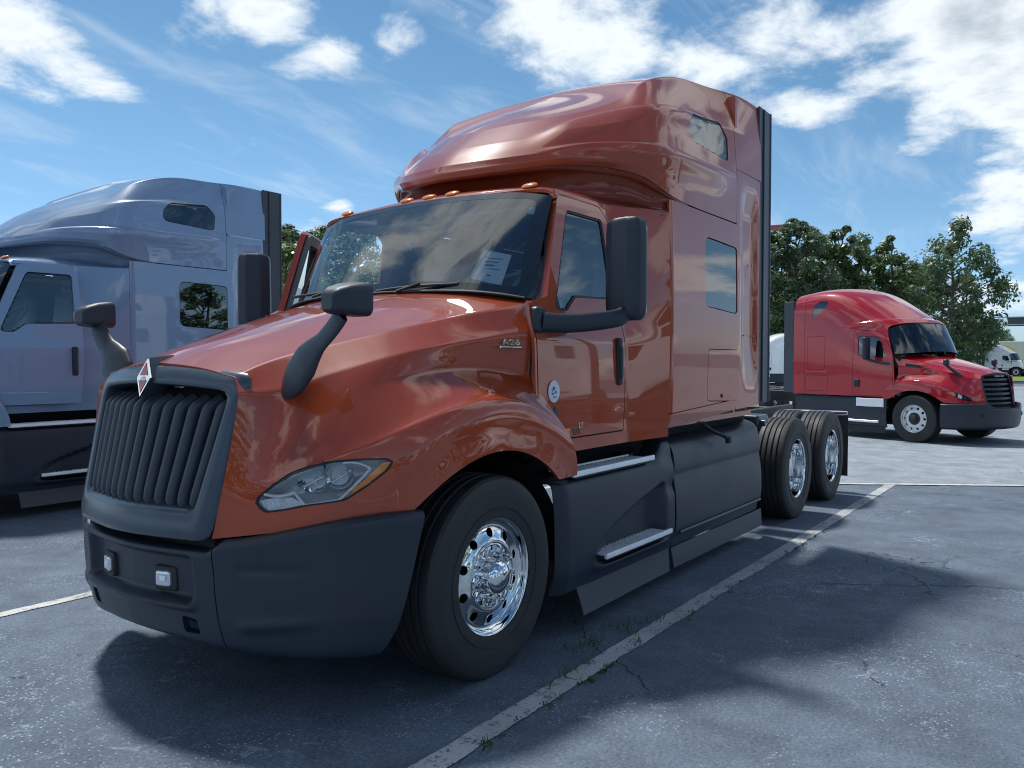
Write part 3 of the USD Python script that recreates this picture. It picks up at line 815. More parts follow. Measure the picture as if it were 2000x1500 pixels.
        # stickers low on the front of the door
        if s > 0 and left_mirror:
            dk = extrude(np.array([(.058 * math.cos(a), .062 * math.sin(a)) for a in np.linspace(0, 2 * math.pi, 32, endpoint=False)]), .002, 'xz').move((-.585, 1.173, 1.405))
            dk2 = extrude(np.array([(.02 * math.cos(a), .026 * math.sin(a)) for a in np.linspace(0, 2 * math.pi, 20, endpoint=False)]), .002, 'xz').move((-.605, 1.174, 1.295))
            ink = cat([box((-.585 + dx, 1.1765, 1.405 + dz), (w_, .002, h_)) for dx, dz, w_, h_ in ((.004, .018, .022, .018), (-.014, -.004, .018, .012), (.016, -.012, .020, .010), (-.004, -.030, .030, .006), (.020, .006, .008, .010))])
            subs += [Part('sticker', fin(dk), 'decal'), Part('sticker', fin(dk2), 'trim_grey'), Part('sticker_print', fin(ink), 'ink')]
            let = from_tm(meshkit.text_mesh('LT', .028, .003, True)).map(lambda X: np.stack([-X[:, 0], X[:, 2], X[:, 1]], 1))
            subs.append(Part('door_lettering', fin(let.move((-.86, 1.169, 1.185))), 'decal'))
            bars = cat([box((-.80 - .022 * i_, 1.168, 1.165), (.010, .004, .04)).rot((0, 1, 0), .5, (-.80 - .022 * i_, 1.168, 1.165)) for i_ in range(4)])
            subs.append(Part('door_stripes', fin(bars), 'trim_grey'))
        return Part('door', fin(panel), 'PAINT', None, subs)
    T.append(door(1, open_left)); T.append(door(-1, open_right))
    for s in (1, -1):
        mkr = rblock((-.70, 1.178 * s, 1.165), (.07, .02, .05), .009)
        T.append(Part('side_marker', mkr, 'amber'))
    # ---------------- hood badge and hood mirrors
    bd = (box((-.275, 1.074, 1.648), (.145, .012, .012), .003) + from_tm(meshkit.text_mesh('A26', .029, .008, True)).map(lambda X: np.stack([-X[:, 0] * 1.45, X[:, 2], X[:, 1]], 1)).move((-.222, 1.070, 1.660))).map(lambda X: np.stack([X[:, 0], X[:, 1] - .27 * (X[:, 0] + .262) + .022, X[:, 2]], 1))
    for g in (bd, Geo(bd.V * [1, -1, 1], bd.F[:, ::-1])):
        T.append(Part('hood_badge', g, 'chrome'))
    for s in (1, -1):
        mk = (lambda g: g) if s > 0 else (lambda g: g.mirror())
        # stalk: flat blade that widens to its foot
        path = smooth_path([(.865, .675, 1.43), (.85, .75, 1.52), (.842, .84, 1.615), (.836, .94, 1.70), (.83, 1.01, 1.775)], 26)
        t_ = np.linspace(0, 1, 26)
        st = tube(path, (.034, .092), 18, rr=np.interp(t_, [0, .08, .2, .4, .65, 1], [.50, .86, 1.12, 1.10, .58, .60]), up=(.2, 1, 0))
        # head: rounded wedge that grows from its nose to the upright glass at its rear
        pr = rounded([(-.075, -.07), (.08, -.072), (.085, .068), (-.07, .085)], .035, 6)       # y, z outline at the glass
        secs = []
        for x_, kx, kz, oz in ((.105, .45, .42, -.012), (.098, .62, .58, -.010), (.075, .80, .74, -.006), (.02, .95, .90, .0), (-.04, 1.0, .98, .003), (-.068, 1.0, 1.0, .004), (-.076, .97, .97, .004), (-.076, .9, .9, .004), (-.066, .88, .88, .004)):
            secs.append(np.stack([np.full(len(pr), x_), pr[:, 0] * kx, pr[:, 1] * kz + oz], 1))
        P = np.stack(secs, 1)
        hd = grid(P, wrap_u=True)
        n_ = len(pr); cF = np.stack([np.zeros(n_ - 2, int), np.arange(1, n_ - 1), np.arange(2, n_)], 1)
        hd = hd + Geo(P[:, 0], cF) + Geo(P[:, -1], cF[:, ::-1])
        if trimesh.Trimesh(hd.V, hd.F).volume < 0:
            hd = Geo(hd.V, hd.F[:, ::-1])
        hd = hd.rot((0, 0, 1), -.12).move((.825, 1.04, 1.832))
        gl = rblock((-.068, .003, .006), (.008, .13, .13), .02).rot((0, 0, 1), -.12).move((.825, 1.04, 1.832))
        T.append(Part('hood_mirror', mk(hd), 'dark_plastic', None, [Part('mirror_stalk', mk(st), 'dark_plastic'), Part('mirror_glass', mk(gl), 'mirror_glass')]))
    # wipers
    for y0, y1 in ((.05, .62), (-.72, -.10)):
        w = tube(smooth_path([(-.335, y0, 2.0), (-.35, (y0 + y1) / 2, 2.015), (-.42, y1, 2.02)], 14), .010, 6) + tube([(-.31, (y0 + y1) / 2 - .1, 1.99), (-.35, (y0 + y1) / 2 + .05, 2.03)], .009, 6)
        T.append(Part('wiper', w, 'black_rubber'))
    cow = rn[:1]
    cw = smooth_path([(-.55, -1.0, 1.925), (-.44, -.75, 1.965), (-.37, -.3, 1.985), (-.36, 0, 1.988), (-.37, .3, 1.985), (-.44, .75, 1.965), (-.55, 1.0, 1.925)], 50)
    T.append(Part('cowl', tube(cw, (.05, .012), 10, up=(0, 0, 1)), 'black_rubber'))
    # sheet of paper and small label behind the windshield
    wn_ = ws.normals()

    def sheet(poly, off, t=.001):
        return solid(clip(Geo(ws.V - wn_ * off, ws.F), sdf(np.stack([ws.V[:, 1], cz], 1), poly)), t)
    prints = [sheet([(.715 + .01 * k_, f_), (.835 - .02 * (k_ % 3), f_ - .004), (.835 - .02 * (k_ % 3), f_ + .010), (.715 + .01 * k_, f_ + .014)], .0085) for k_, f_ in enumerate((.335, .295, .265, .235, .20, .17))]
    T.append(Part('window_sticker', sheet([(.675, .135), (.865, .095), (.868, .385), (.692, .415)], .010), 'paper', 'white paper sheet behind the windshield glass', [Part('print', g_, 'ink') for g_ in prints if len(g_.F)]))
    T.append(Part('small_label', sheet([(.87, .80), (.915, .80), (.912, .875), (.87, .875)], .010), 'decal'))
    # ---------------- cabin
    dash = rblock((-.72, 0, 1.78), (.42, 1.9, .36), .10)
    seat = lambda y: [rblock((-1.42, y, 1.62), (.5, .52, .16), .06), rblock((-1.66, y, 1.98), (.15, .50, .72), .07).rot((0, 1, 0), -.12, (-1.66, y, 1.9)), rblock((-1.70, y, 2.42), (.10, .28, .17), .05)]
    T.append(Part('dashboard', dash, 'cabin_dark', None, [Part('gauge_hood', rblock((-.88, .5, 1.93), (.16, .5, .12), .05), 'cabin_dark')]))
    for y in (.52, -.52):
        a_, b_, c_ = seat(y)
        T.append(Part('seat', a_, 'cabin_grey', None, [Part('backrest', b_, 'cabin_grey'), Part('headrest', c_, 'cabin_grey')]))
    an = np.linspace(0, 2 * math.pi, 40, endpoint=False)
    wheel = np.stack([np.stack([.23 * np.cos(a) + .014 * np.cos(b) * np.cos(a) for b in np.linspace(0, 2 * math.pi, 8, endpoint=False)]) for a in an])
    tor = grid(np.array([[((.23 + .014 * math.cos(b)) * math.cos(a), (.23 + .014 * math.cos(b)) * math.sin(a), .014 * math.sin(b)) for b in np.linspace(0, 2 * math.pi, 8, endpoint=False)] for a in an]), wrap_u=True, wrap_v=True)
    tor = (tor + box((0, 0, -.01), (.42, .035, .015), .004) + rblock((0, 0, -.01), (.13, .13, .04), .02)).rot((0, 1, 0), .75).move((-1.03, .52, 2.0))
    T.append(Part('steering_wheel', tor, 'cabin_dark'))
    T.append(Part('cabin_floor', box((-2.1, 0, 1.16), (3.3, 2.1, .05)), 'cabin_dark'))
    T.append(Part('sleeper_curtain', box((-2.3, .55, 2.0), (.04, 1.0, 1.5)) + box((-2.3, -.75, 2.0), (.04, .5, 1.5)), 'cabin_beige'))
    T.append(Part('sun_visor', rblock((-1.0, .45, 2.52), (.20, .62, .02), .008) + rblock((-1.0, -.45, 2.52), (.20, .62, .02), .008), 'cabin_grey'))
    # ---------------- sleeper
    xs, zs = np.linspace(-3.30, -1.99, N_(100)), np.linspace(1.08, 2.69, N_(90))
    XX, ZZ = np.meshgrid(xs, zs, indexing='ij')
    YY = 1.222 + .012 * np.sin((ZZ - 1.08) / 1.61 * math.pi) - .03 * smoothstep(1.20, 1.08, ZZ) - .012 * smoothstep(-2.03, -1.99, XX) ** 2
    ssd = grid(np.stack([XX, YY, ZZ], -1))
    if ssd.normals().mean(0)[1] < 0:
        ssd = Geo(ssd.V, ssd.F[:, ::-1])
    q = ssd.V[:, [0, 2]]
    lowin = rounded([(-2.60, 1.985), (-3.285, 1.955), (-3.285, 2.50), (-2.60, 2.515)], .07)
    hatch = rounded([(-2.66, 1.27), (-3.29, 1.245), (-3.29, 1.665), (-2.66, 1.665)], .03)
    zlow = np.interp(q[:, 0], [-3.3, -1.98], [1.175, 1.10])
    zseam = np.interp(q[:, 0], [-3.3, -1.98], [1.262, 1.205])
    w1, w2 = sdf(q, lowin), sdf(q, hatch)
    wall = clip(ssd, np.minimum.reduce([-(w1), -(w2 + .003), q[:, 1] - zseam - .003]))
    sill = clip(ssd, np.minimum(zseam - .003 - q[:, 1], q[:, 1] - zlow))
    sl = solid(wall, .02) + solid(sill, .02)
    # ---------------- roof fairing
    FN = [
     [(-.98,0,2.80),(-.975,0,2.84),(-1.01,0,2.90),(-1.08,0,2.97),(-1.17,0,3.045),(-1.28,0,3.13),(-1.42,0,3.23),(-1.58,0,3.33),(-1.75,0,3.42)],
     [(-1.02,.25,2.805),(-1.015,.255,2.845),(-1.055,.26,2.905),(-1.12,.26,2.975),(-1.21,.26,3.055),(-1.33,.25,3.145),(-1.48,.23,3.255),(-1.68,.14,3.38),(-1.90,0,3.49)],
     [(-1.15,.5,2.83),(-1.145,.51,2.87),(-1.18,.52,2.93),(-1.25,.52,3.0),(-1.345,.515,3.08),(-1.46,.50,3.175),(-1.62,.46,3.295),(-1.86,.28,3.45),(-2.06,0,3.57)],
     [(-1.36,.73,2.88),(-1.35,.745,2.92),(-1.39,.76,2.97),(-1.45,.755,3.045),(-1.54,.74,3.135),(-1.66,.71,3.24),(-1.83,.65,3.37),(-2.07,.40,3.54),(-2.24,0,3.65)],
     [(-1.62,.97,2.87),(-1.61,.99,2.915),(-1.625,1.0,2.985),(-1.685,.985,3.085),(-1.77,.95,3.20),(-1.88,.89,3.325),(-2.05,.78,3.48),(-2.27,.45,3.64),(-2.42,0,3.735)],
     [(-1.80,1.11,2.83),(-1.80,1.135,2.885),(-1.80,1.14,2.98),(-1.85,1.11,3.11),(-1.93,1.05,3.27),(-2.03,.97,3.43),(-2.2,.84,3.61),(-2.4,.46,3.74),(-2.52,0,3.805)],
     [(-1.96,1.195,2.74),(-1.98,1.21,2.86),(-2.0,1.21,3.0),(-2.05,1.17,3.165),(-2.13,1.10,3.36),(-2.24,1.01,3.53),(-2.4,.87,3.70),(-2.55,.47,3.80),(-2.65,0,3.84)],
     [(-2.3,1.222,2.70),(-2.38,1.224,2.88),(-2.43,1.218,3.04),(-2.49,1.175,3.21),(-2.58,1.115,3.43),(-2.64,1.035,3.62),(-2.72,.89,3.79),(-2.8,.47,3.85),(-2.82,0,3.87)],
     [(-2.85,1.222,2.70),(-2.9,1.225,2.88),(-2.93,1.222,3.055),(-2.96,1.195,3.24),(-3.0,1.155,3.46),(-3.02,1.09,3.65),(-3.04,.96,3.795),(-3.06,.5,3.86),(-3.06,0,3.87)],
     [(-3.26,1.222,2.70),(-3.26,1.225,2.88),(-3.26,1.225,3.06),(-3.26,1.21,3.24),(-3.26,1.19,3.47),(-3.26,1.145,3.66),(-3.26,1.04,3.79),(-3.26,.55,3.845),(-3.26,0,3.85)],
     [(-3.55,1.222,2.70),(-3.55,1.225,2.88),(-3.55,1.225,3.06),(-3.55,1.215,3.25),(-3.55,1.205,3.47),(-3.55,1.185,3.68),(-3.55,1.10,3.80),(-3.55,.6,3.84),(-3.55,0,3.845)],
     [(-3.86,1.222,2.70),(-3.86,1.225,2.88),(-3.86,1.225,3.06),(-3.86,1.22,3.25),(-3.86,1.212,3.47),(-3.86,1.195,3.69),(-3.86,1.12,3.785),(-3.86,.6,3.82),(-3.86,0,3.825)]]
    FN = np.array(FN)
    ordr = [0, 1, 1, 2, 2, 3, 4, 4, 5, 6, 6, 7, 8]
    fh = FN[:, ordr].copy()
    for a in (1, 3, 6, 9):
        fh[:, a] += .12 * (fh[:, a + 1] - FN[:, ordr[a] + 1])  # keep the doubled rows a hair apart
    fg = np.concatenate([fh, fh[:, -2::-1] * [1, -1, 1]], 1)
    # the front rib is the centre line itself: the two halves meet there
    Lh = grid(bspl(fh, N_(140), N_(230), 1, .75))
    if Lh.normals().mean(0)[2] < 0:
        Lh = Geo(Lh.V, Lh.F[:, ::-1])
    Lh.V[:, 1] = np.where(Lh.V[:, 1] < 1e-4, 0, Lh.V[:, 1])
    # two character lines sweep back along the fairing's flank: the skin below each stands proud and dies away
    nl = Lh.normals()
    for line, amp in (([(-1.16, 2.99), (-1.24, 3.035), (-1.38, 3.10), (-1.51, 3.16), (-1.70, 3.24), (-1.82, 3.285), (-2.04, 3.345), (-2.32, 3.395), (-2.63, 3.44), (-2.85, 3.45)], .036),
                      ([(-1.22, 2.93), (-1.32, 2.965), (-1.44, 2.99), (-1.56, 3.005), (-1.74, 3.02), (-1.91, 3.025), (-2.18, 3.025), (-2.57, 3.03), (-3.0, 3.05), (-3.25, 3.06)], .036)):
        lp = smooth_path(line, 120)
        zr_ = np.interp(-Lh.V[:, 0], -lp[:, 0], lp[:, 1])
        dd_ = Lh.V[:, 2] - zr_
        fade_ = smoothstep(line[0][0], line[0][0] - .35, Lh.V[:, 0]) * smoothstep(line[-1][0] - .02, line[-1][0] + .55, Lh.V[:, 0]) * smoothstep(.45, .7, Lh.V[:, 1])
        bump_ = np.where(dd_ < 0, np.exp(-(dd_ / .12) ** 2), np.exp(-(dd_ / .018) ** 2))
        Lh.V = Lh.V + nl * (amp * bump_ * fade_)[:, None]
    Lh.V[:, 1] = np.maximum(Lh.V[:, 1], 0)
    FA = Lh + Lh.mirror()
    mm = trimesh.Trimesh(FA.V, FA.F, process=False); mm.merge_vertices(merge_norm=True)
    FA = Geo(mm.vertices, mm.faces)
    fq = FA.V[:, [0, 2]]
    upwin = rounded([(-2.435, 3.20), (-3.10, 3.165), (-3.13, 3.36), (-3.03, 3.475), (-2.56, 3.435), (-2.45, 3.34)], .05)
    sidepart = np.abs(FA.V[:, 1]) > .8
    uw = np.where(sidepart, sdf(fq, upwin), -1.0)
    fair = clip(FA, np.minimum(-uw, fq[:, 0] + 3.262))
    rear = clip(FA, np.minimum.reduce([-3.268 - fq[:, 0], fq[:, 1] - 3.143]))
    T.append(Part('rear_roof', solid(rear, .02), 'PAINT'))
    under = []
    lipN = fh[:8, 0]
    # underside of the fairing: rolls in from the lip and back down onto the cab roof
    rows = []
    tang = np.gradient(lipN[:, :2], axis=0); tang /= np.linalg.norm(tang, axis=1, keepdims=True)
    inn = np.column_stack([-np.abs(tang[:, 1]), -np.abs(tang[:, 0]), np.zeros(8)])
    inn[0] = [-1, 0, 0]
    foot_ = np.array([(-1.10, 0, 2.715), (-1.14, .24, 2.712), (-1.26, .48, 2.70), (-1.42, .74, 2.675), (-1.63, 1.02, 2.615), (-1.80, 1.13, 2.60), (-1.965, 1.208, 2.60), (-2.03, 1.215, 2.64)])
    dep = np.array([.03, .03, .03, .035, .05, .06, .03, 0])[:, None]
    for t_, k_, dz in ((0, 0, 0), (.06, .06, -.012), (.16, .45, -.004), (.38, .9, .01), (.66, 1.0, 0), (.90, .55, 0), (1.0, .10, 0), (1.08, .0, -.02)):
        r_ = lipN * (1 - t_) + foot_ * t_ + inn * dep * k_
        r_[:, 2] += dz
        r_[:, 1] = np.maximum(r_[:, 1], 0); r_[0, 1] = 0
        rows.append(r_)
    ug = grid(bspl(np.stack(rows, 1), N_(90), N_(40), 1, .6))
    ug2 = ug + Geo(ug.V, ug.F[:, ::-1])
    T.append(Part('roof_fairing', solid(fair, .02) + ug2 + ug2.mirror(), 'PAINT'))
    # body-colour wall ahead of the sleeper, between cab roof and fairing
    def mirror_solid(g):
        return g + g.mirror()
    T.append(Part('sleeper', mirror_solid(sl) + box((-2.9, 0, 1.12), (1.9, 2.3, .04)), 'PAINT'))
    for s in (1, -1):
        mk = (lambda g: g) if s > 0 else (lambda g: g.mirror())
        lw = solid(clip(Geo(ssd.V - ssd.normals() * .006, ssd.F), w1 - .008), .006)
        ls = solid(clip(Geo(ssd.V - ssd.normals() * .003, ssd.F), np.minimum(w1 - .0005, .010 - w1)), .02)
        T.append(Part('side_window', mk(lw), 'tint_glass', None, [Part('window_seal', mk(ls), 'black_rubber')]))
        fl_ = FA.V[:, 1] > 0
        nf = FA.normals()
        uwl = np.where(fl_, uw, -1.0)
        T.append(Part('upper_window', mk(solid(clip(Geo(FA.V - nf * .006, FA.F), uwl - .008), .006)), 'tint_glass', None,
                      [Part('window_seal', mk(solid(clip(Geo(FA.V - nf * .003, FA.F), np.minimum(uwl - .0005, .010 - uwl)), .02)), 'black_rubber')]))
        T.append(Part('luggage_door', mk(solid(clip(ssd, w2 - .003), .02)), 'PAINT', None, [Part('latch', mk(rblock((-2.97, 1.232, 1.30), (.05, .014, .03), .006)), 'PAINT')]))
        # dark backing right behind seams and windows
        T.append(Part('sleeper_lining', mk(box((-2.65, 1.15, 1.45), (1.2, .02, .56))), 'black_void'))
        # side fairing behind the sleeper
        xs2, zs2 = np.linspace(-3.86, -3.268, N_(40)), np.linspace(1.17, 3.83, N_(120))
        XX, ZZ = np.meshgrid(xs2, zs2, indexing='ij')
        ytop = np.interp(ZZ, [1.17, 2.7, 3.06, 3.25, 3.47, 3.66, 3.76, 3.83], [1.222, 1.222, 1.225, 1.212, 1.195, 1.155, 1.09, .98])
        yrear = np.interp(ZZ, [1.17, 2.7, 3.47, 3.66, 3.75, 3.83], [1.222, 1.225, 1.215, 1.195, 1.15, 1.05])
        u = (XX + 3.268) / (-3.86 + 3.268)
        YY = ytop + (yrear - ytop) * u + .012 * np.sin((np.clip(ZZ, 1.08, 2.69) - 1.08) / 1.61 * math.pi) * (1 - u)
        YY = YY - .045 * smoothstep(.12, .45, u) * smoothstep(1.0, .72, u) * smoothstep(3.12, 2.75, ZZ) * smoothstep(1.25, 1.8, ZZ)
        YY = YY - .012 * smoothstep(.95, 1.0, u) - .03 * smoothstep(.985, 1.0, u)
        sf = grid(np.stack([XX, YY, ZZ], -1))
        if sf.normals().mean(0)[1] < 0:
            sf = Geo(sf.V, sf.F[:, ::-1])
        top_z = np.interp(sf.V[:, 0], [-3.86, -3.7, -3.5, -3.268], [3.79, 3.825, 3.84, 3.84])
        lo_ = np.interp(sf.V[:, 0], [-3.86, -3.268], [1.19, 1.175])
        dz_ = np.minimum(top_z - sf.V[:, 2], sf.V[:, 2] - lo_)
        a2 = clip(sf, np.minimum(dz_, 3.137 - sf.V[:, 2]))
        T.append(Part('side_fairing', mk(solid(a2, .02)), 'PAINT'))
        dots = cat([from_tm(trimesh.creation.icosphere(subdivisions=1, radius=.007)).move((x_, 1.20, z_)) for x_, z_ in ((-3.45, 1.80), (-3.60, 1.795), (-3.75, 1.79), (-3.42, 2.42), (-3.70, 2.40))])
        T.append(Part('fairing_screws', mk(dots), 'chrome'))
        ext = rblock((-3.985, 1.200, 2.50), (.30, .022, 2.60), .009, 2)
        lip = rblock((-4.128, 1.195, 2.50), (.03, .05, 2.60), .012, 2)
        rib = rblock((-3.94, 1.219, 2.50), (.02, .012, 2.58), .004, 2)
        T.append(Part('side_extender', mk(ext), 'grey_plastic', None, [Part('extender_lip', mk(lip), 'grey_plastic'), Part('extender_rib', mk(rib), 'grey_plastic')]))
    T.append(Part('sleeper_back', box((-3.32, 0, 2.45), (.04, 2.38, 2.6)), 'PAINT'))
    # ---------------- chassis skirts, steps
    for s in (1, -1):
        mk = (lambda g: g) if s > 0 else (lambda g: g.mirror())

        def skirt(x0, x1, pocket):
            xs_ = np.linspace(x0, x1, 100)
            pr = np.array([(1.03, 1.02), (1.06, 1.02), (1.10, 1.012), (1.16, .985), (1.195, .945), (1.212, .87), (1.216, .80), (1.205, .77), (1.212, .73), (1.228, .62), (1.232, .5), (1.230, .40), (1.222, .352), (1.205, .34), (1.195, .30), (1.188, .255)]) if not pocket else \
                np.array([(1.06, .905), (1.10, .905), (1.15, .903), (1.185, .895), (1.207, .87), (1.218, .82), (1.224, .74), (1.228, .66), (1.230, .58), (1.231, .5), (1.230, .42), (1.226, .36), (1.215, .33), (1.205, .30), (1.195, .27), (1.19, .25)])
            P = bspl(np.stack([np.column_stack([np.full(len(pr), x), pr]) for x in np.linspace(x0, x1, 6)], 0), N_(110), N_(90), 1, .8)
            X, Y_, Z_ = P[..., 0], P[..., 1], P[..., 2]
            if pocket:
                # the deck rises towards the rear, and a pocket opens above the lower step
                rise = smoothstep(-1.78, -2.02, X)
                Z_ = Z_ + .115 * rise * smoothstep(.70, .92, Z_)
                Y_ = Y_ - .02 * rise * smoothstep(.80, .92, Z_)
                arc = .36 + .37 * np.clip((-X - .90) / 1.0, 0, 1) ** .55
                inside = smoothstep(-.012, .012, -X - .92) * smoothstep(.012, -.012, Z_ - arc) * smoothstep(-.012, .012, Z_ - .36) * smoothstep(.01, -.10, -X - 1.94)
                Y_ = Y_ - .085 * inside * smoothstep(.9, 1.25, -X)
                Y_ = Y_ - .02 * smoothstep(-1.9, -2.03, X) * np.exp(-((Z_ - .70) / .05) ** 2)
                Y_ = Y_ + .03 * smoothstep(.40, .37, Z_) * smoothstep(.30, .33, Z_) * smoothstep(.93, 1.0, -X) * smoothstep(2.0, 1.92, -X)
                Y_ = Y_ - .05 * smoothstep(-.66, -.585, X) ** 2
            else:
                Y_ = Y_ - .10 * smoothstep(-3.86, -4.04, X) ** 2
                Z_ = Z_ + .03 * smoothstep(.9, 1.0, Z_) * smoothstep(-3.4, -3.9, X)
            g = grid(np.stack([X, Y_, Z_], -1))
            if g.normals().mean(0)[1] < 0:
                g = Geo(g.V, g.F[:, ::-1])
            return solid(g, .02)
        T.append(Part('step_panel', mk(skirt(-.585, -2.075, True)), 'dark_plastic'))
        T.append(Part('tank_panel', mk(skirt(-2.10, -4.04, False)), 'grey_plastic' if False else 'dark_plastic', None, [Part('trim_strip', mk(rblock((-3.02, 1.232, .352), (1.72, .014, .022), .006, 2)), 'trim_grey')]))
        for x0, x1, zt_, yo in ((-.80, -2.06, .262, .03), (-2.10, -4.02, .245, .0)):
            fp = np.array([[(x0, 1.19, zt_), (x0, 1.205 + yo * .6, .18), (x0, 1.215 + yo, .105)], [(x1, 1.19, zt_), (x1, 1.195, .17), (x1, 1.20, .09)]])
            g = grid(np.array(fp))
            if g.normals().mean(0)[1] < 0:
                g = Geo(g.V, g.F[:, ::-1])
            T.append(Part('skirt_flap', mk(solid(g, .008)), 'grey_plastic'))
        # deck between skirt and cab
        deck = box((-1.32, .85, .885), (1.48, .42, .03), .008) + box((-3.05, .82, .975), (1.90, .44, .03), .008)
        T.append(Part('deck', mk(deck), 'dark_plastic', None, [Part('filler_cap', mk(lathe([(1e-4, .05), (.05, .05), (.055, .04), (.055, 0)], 20, 'z').move((-1.72, 1.02, .90))), 'black_rubber'),
                                                              Part('deck_tray', mk(rblock((-1.2, .95, .905), (.6, .18, .02), .008)), 'black_rubber')]))
        under_cab = grid(np.array([[(x_, 1.10, 1.115 if x_ > -2.2 else 1.16), (x_, 1.06, 1.04), (x_, .98, .98), (x_, .90, .90)] for x_ in np.linspace(-.6, -3.9, 12)]))
        T.append(Part('cab_sill', mk(under_cab + Geo(under_cab.V, under_cab.F[:, ::-1])), 'grey_plastic'))
        # aluminium treads: a frame with bright rails and cross slats
        for x0, x1, zt_, yin, yout in ((-.70, -1.74, .938, 1.06, 1.226), (-.98, -1.90, .425, 1.12, 1.285)):
            fr_ = rblock(((x0 + x1) / 2, yout, zt_ - .008), (x1 - x0 if x1 > x0 else x0 - x1, .022, .034), .006, 2)
            fi_ = rblock(((x0 + x1) / 2 + .02, yin, zt_), (abs(x1 - x0) - .06, .014, .014), .004, 2)
            pl = box(((x0 + x1) / 2, (yin + yout) / 2, zt_ - .030), (abs(x1 - x0) - .05, yout - yin, .012))
            n_s = 18
            slats = [box((x_, (yin + yout) / 2, zt_ - .010), (.020, yout - yin - .03, .014), .003) for x_ in np.linspace(x0 - .05, x1 + .05, n_s)]
            T.append(Part('step_tread', mk(fr_), 'tread_metal', None, [Part('inner_rail', mk(fi_), 'tread_metal'), Part('tread_plate', mk(pl), 'black_rubber')] + [Part('tread_slat', mk(sl_), 'tread_metal') for sl_ in slats]))
        grab = tube(smooth_path([(-2.72, 1.16, 1.10), (-2.74, 1.20, 1.06), (-2.86, 1.26, 1.0), (-2.94, 1.285, .965)], 12), (.022, .016), 8) + rblock((-2.955, 1.285, .955), (.06, .04, .06), .015)
        T.append(Part('deck_latch', mk(grab), 'black_rubber'))
    # ---------------- frame, axles, fifth wheel
    for s in (1, -1):
        T.append(Part('frame_rail', box((-3.3, .43 * s, .88), (8.2, .08, .27), .01), 'chassis_metal'))
    T.append(Part('cross_member', cat([box((x_, 0, .88), (.1, .8, .2), .01) for x_ in (.7, -1.2, -3.0, -4.4, -5.7, -7.3)]), 'chassis_metal'))
    T.append(Part('front_axle', box((0, 0, .42), (.11, 1.9, .13), .02), 'chassis_metal'))
    T.append(Part('engine_block', rblock((-.1, 0, 1.05), (1.3, .8, .8), .05), 'black_void'))
    T.append(Part('firewall', box((-.5, 0, 1.45), (.05, 2.1, .85)), 'black_void'))
    for x_ in (-WB, -WB - TANDEM):
        T.append(Part('drive_axle', tube([(x_, -.95, .5), (x_, .95, .5)], .085, 16) + from_tm(trimesh.creation.icosphere(subdivisions=2, radius=.24)).move((x_, 0, .52)), 'chassis_metal'))
        for s in (1, -1):
            T.append(Part('air_spring', lathe([(1e-4, .30), (.11, .30), (.13, .22), (.12, .12), (.13, .02), (1e-4, 0)], 20, 'z').move((x_ - .35, .43 * s, .46)), 'black_rubber'))
    th = np.linspace(math.radians(110), math.radians(430), 40)
    plate = Polygon([(.0 + .46 * math.cos(a), .46 * math.sin(a)) for a in np.linspace(math.radians(25), math.radians(335), 40)] + [(.12, -.03), (.12, .03)])
    plate = Polygon([(-x_, y_) for x_, y_ in plate.exterior.coords])
    T.append(Part('fifth_wheel', extrude(plate, .05, 'xy').move((-5.55, 0, 1.18)), 'chassis_metal', None, [Part('fifth_wheel_base', box((-5.55, 0, 1.1), (.5, .9, .14), .02), 'chassis_metal')]))
    T.append(Part('catwalk', box((-4.45, 0, 1.03), (.7, .95, .03), .006), 'aluminium'))
    T.append(Part('air_lines', cat([tube(smooth_path([(-3.9, y_, 1.6), (-4.1, y_ + .05, 1.1), (-4.4, y_ + .15, 1.08), (-4.7, .35, 1.12)], 20), .014, 6) for y_ in (.5, .55, .62)]), 'chassis_metal'))
    for s in (1, -1):
        T.append(Part('fender_bracket', tube([(-4.25, .45 * s, .95), (-4.25, 1.15 * s, 1.0)], .03, 8) + rblock((-4.35, .85 * s, 1.02), (.3, .5, .10), .03), 'trim_grey'))
    for s in (1, -1):
        hang = tube([(-7.0, .45 * s, .95), (-7.02, 1.22 * s, .95)], .022, 8)
        T.append(Part('mud_flap', box((-7.03, .93 * s, .55), (.012, .60, .72), .003), 'black_rubber', None, [Part('hanger', hang, 'chrome')]))
        T.append(Part('tail_lamp', rblock((-7.35, .35 * s, .82), (.05, .14, .10), .02), 'emblem_red'))
    # ---------------- wheels
    tyre = [(.292, -.145), (.32, -.150), (.40, -.158), (.455, -.154), (.485, -.142), (.498, -.128), (.503, -.112)]
    tread = []
    for yg in (-.078, -.027, .027, .078):
        tread += [(.5055, yg - .010), (.493, yg - .005), (.493, yg + .005), (.5055, yg + .010)]
    prof = tyre + tread + [(r_, -y_) for r_, y_ in tyre[::-1]]
    # side wall rings
    t_g = lathe(prof, N_(80), 'y')
    if trimesh.Trimesh(t_g.V, t_g.F).volume < 0:
        t_g = Geo(t_g.V, t_g.F[:, ::-1])
    t_g = sharp(t_g, 25)
    rings_ = cat([sharp(lathe([(r_ - .004, .1515), (r_ - .002, .1555), (r_ + .002, .1565), (r_ + .004, .153)], N_(60), 'y'), 40) for r_ in (.345, .432)])

    def tyre_at(x, y, s):
        g = t_g.map(lambda X: np.stack([X[:, 0], X[:, 1], X[:, 2] - .008 * np.clip((-X[:, 2] - .42) / .09, 0, 1)], 1))
        return (g if s > 0 else g.mirror()).move((x, y, ZW))

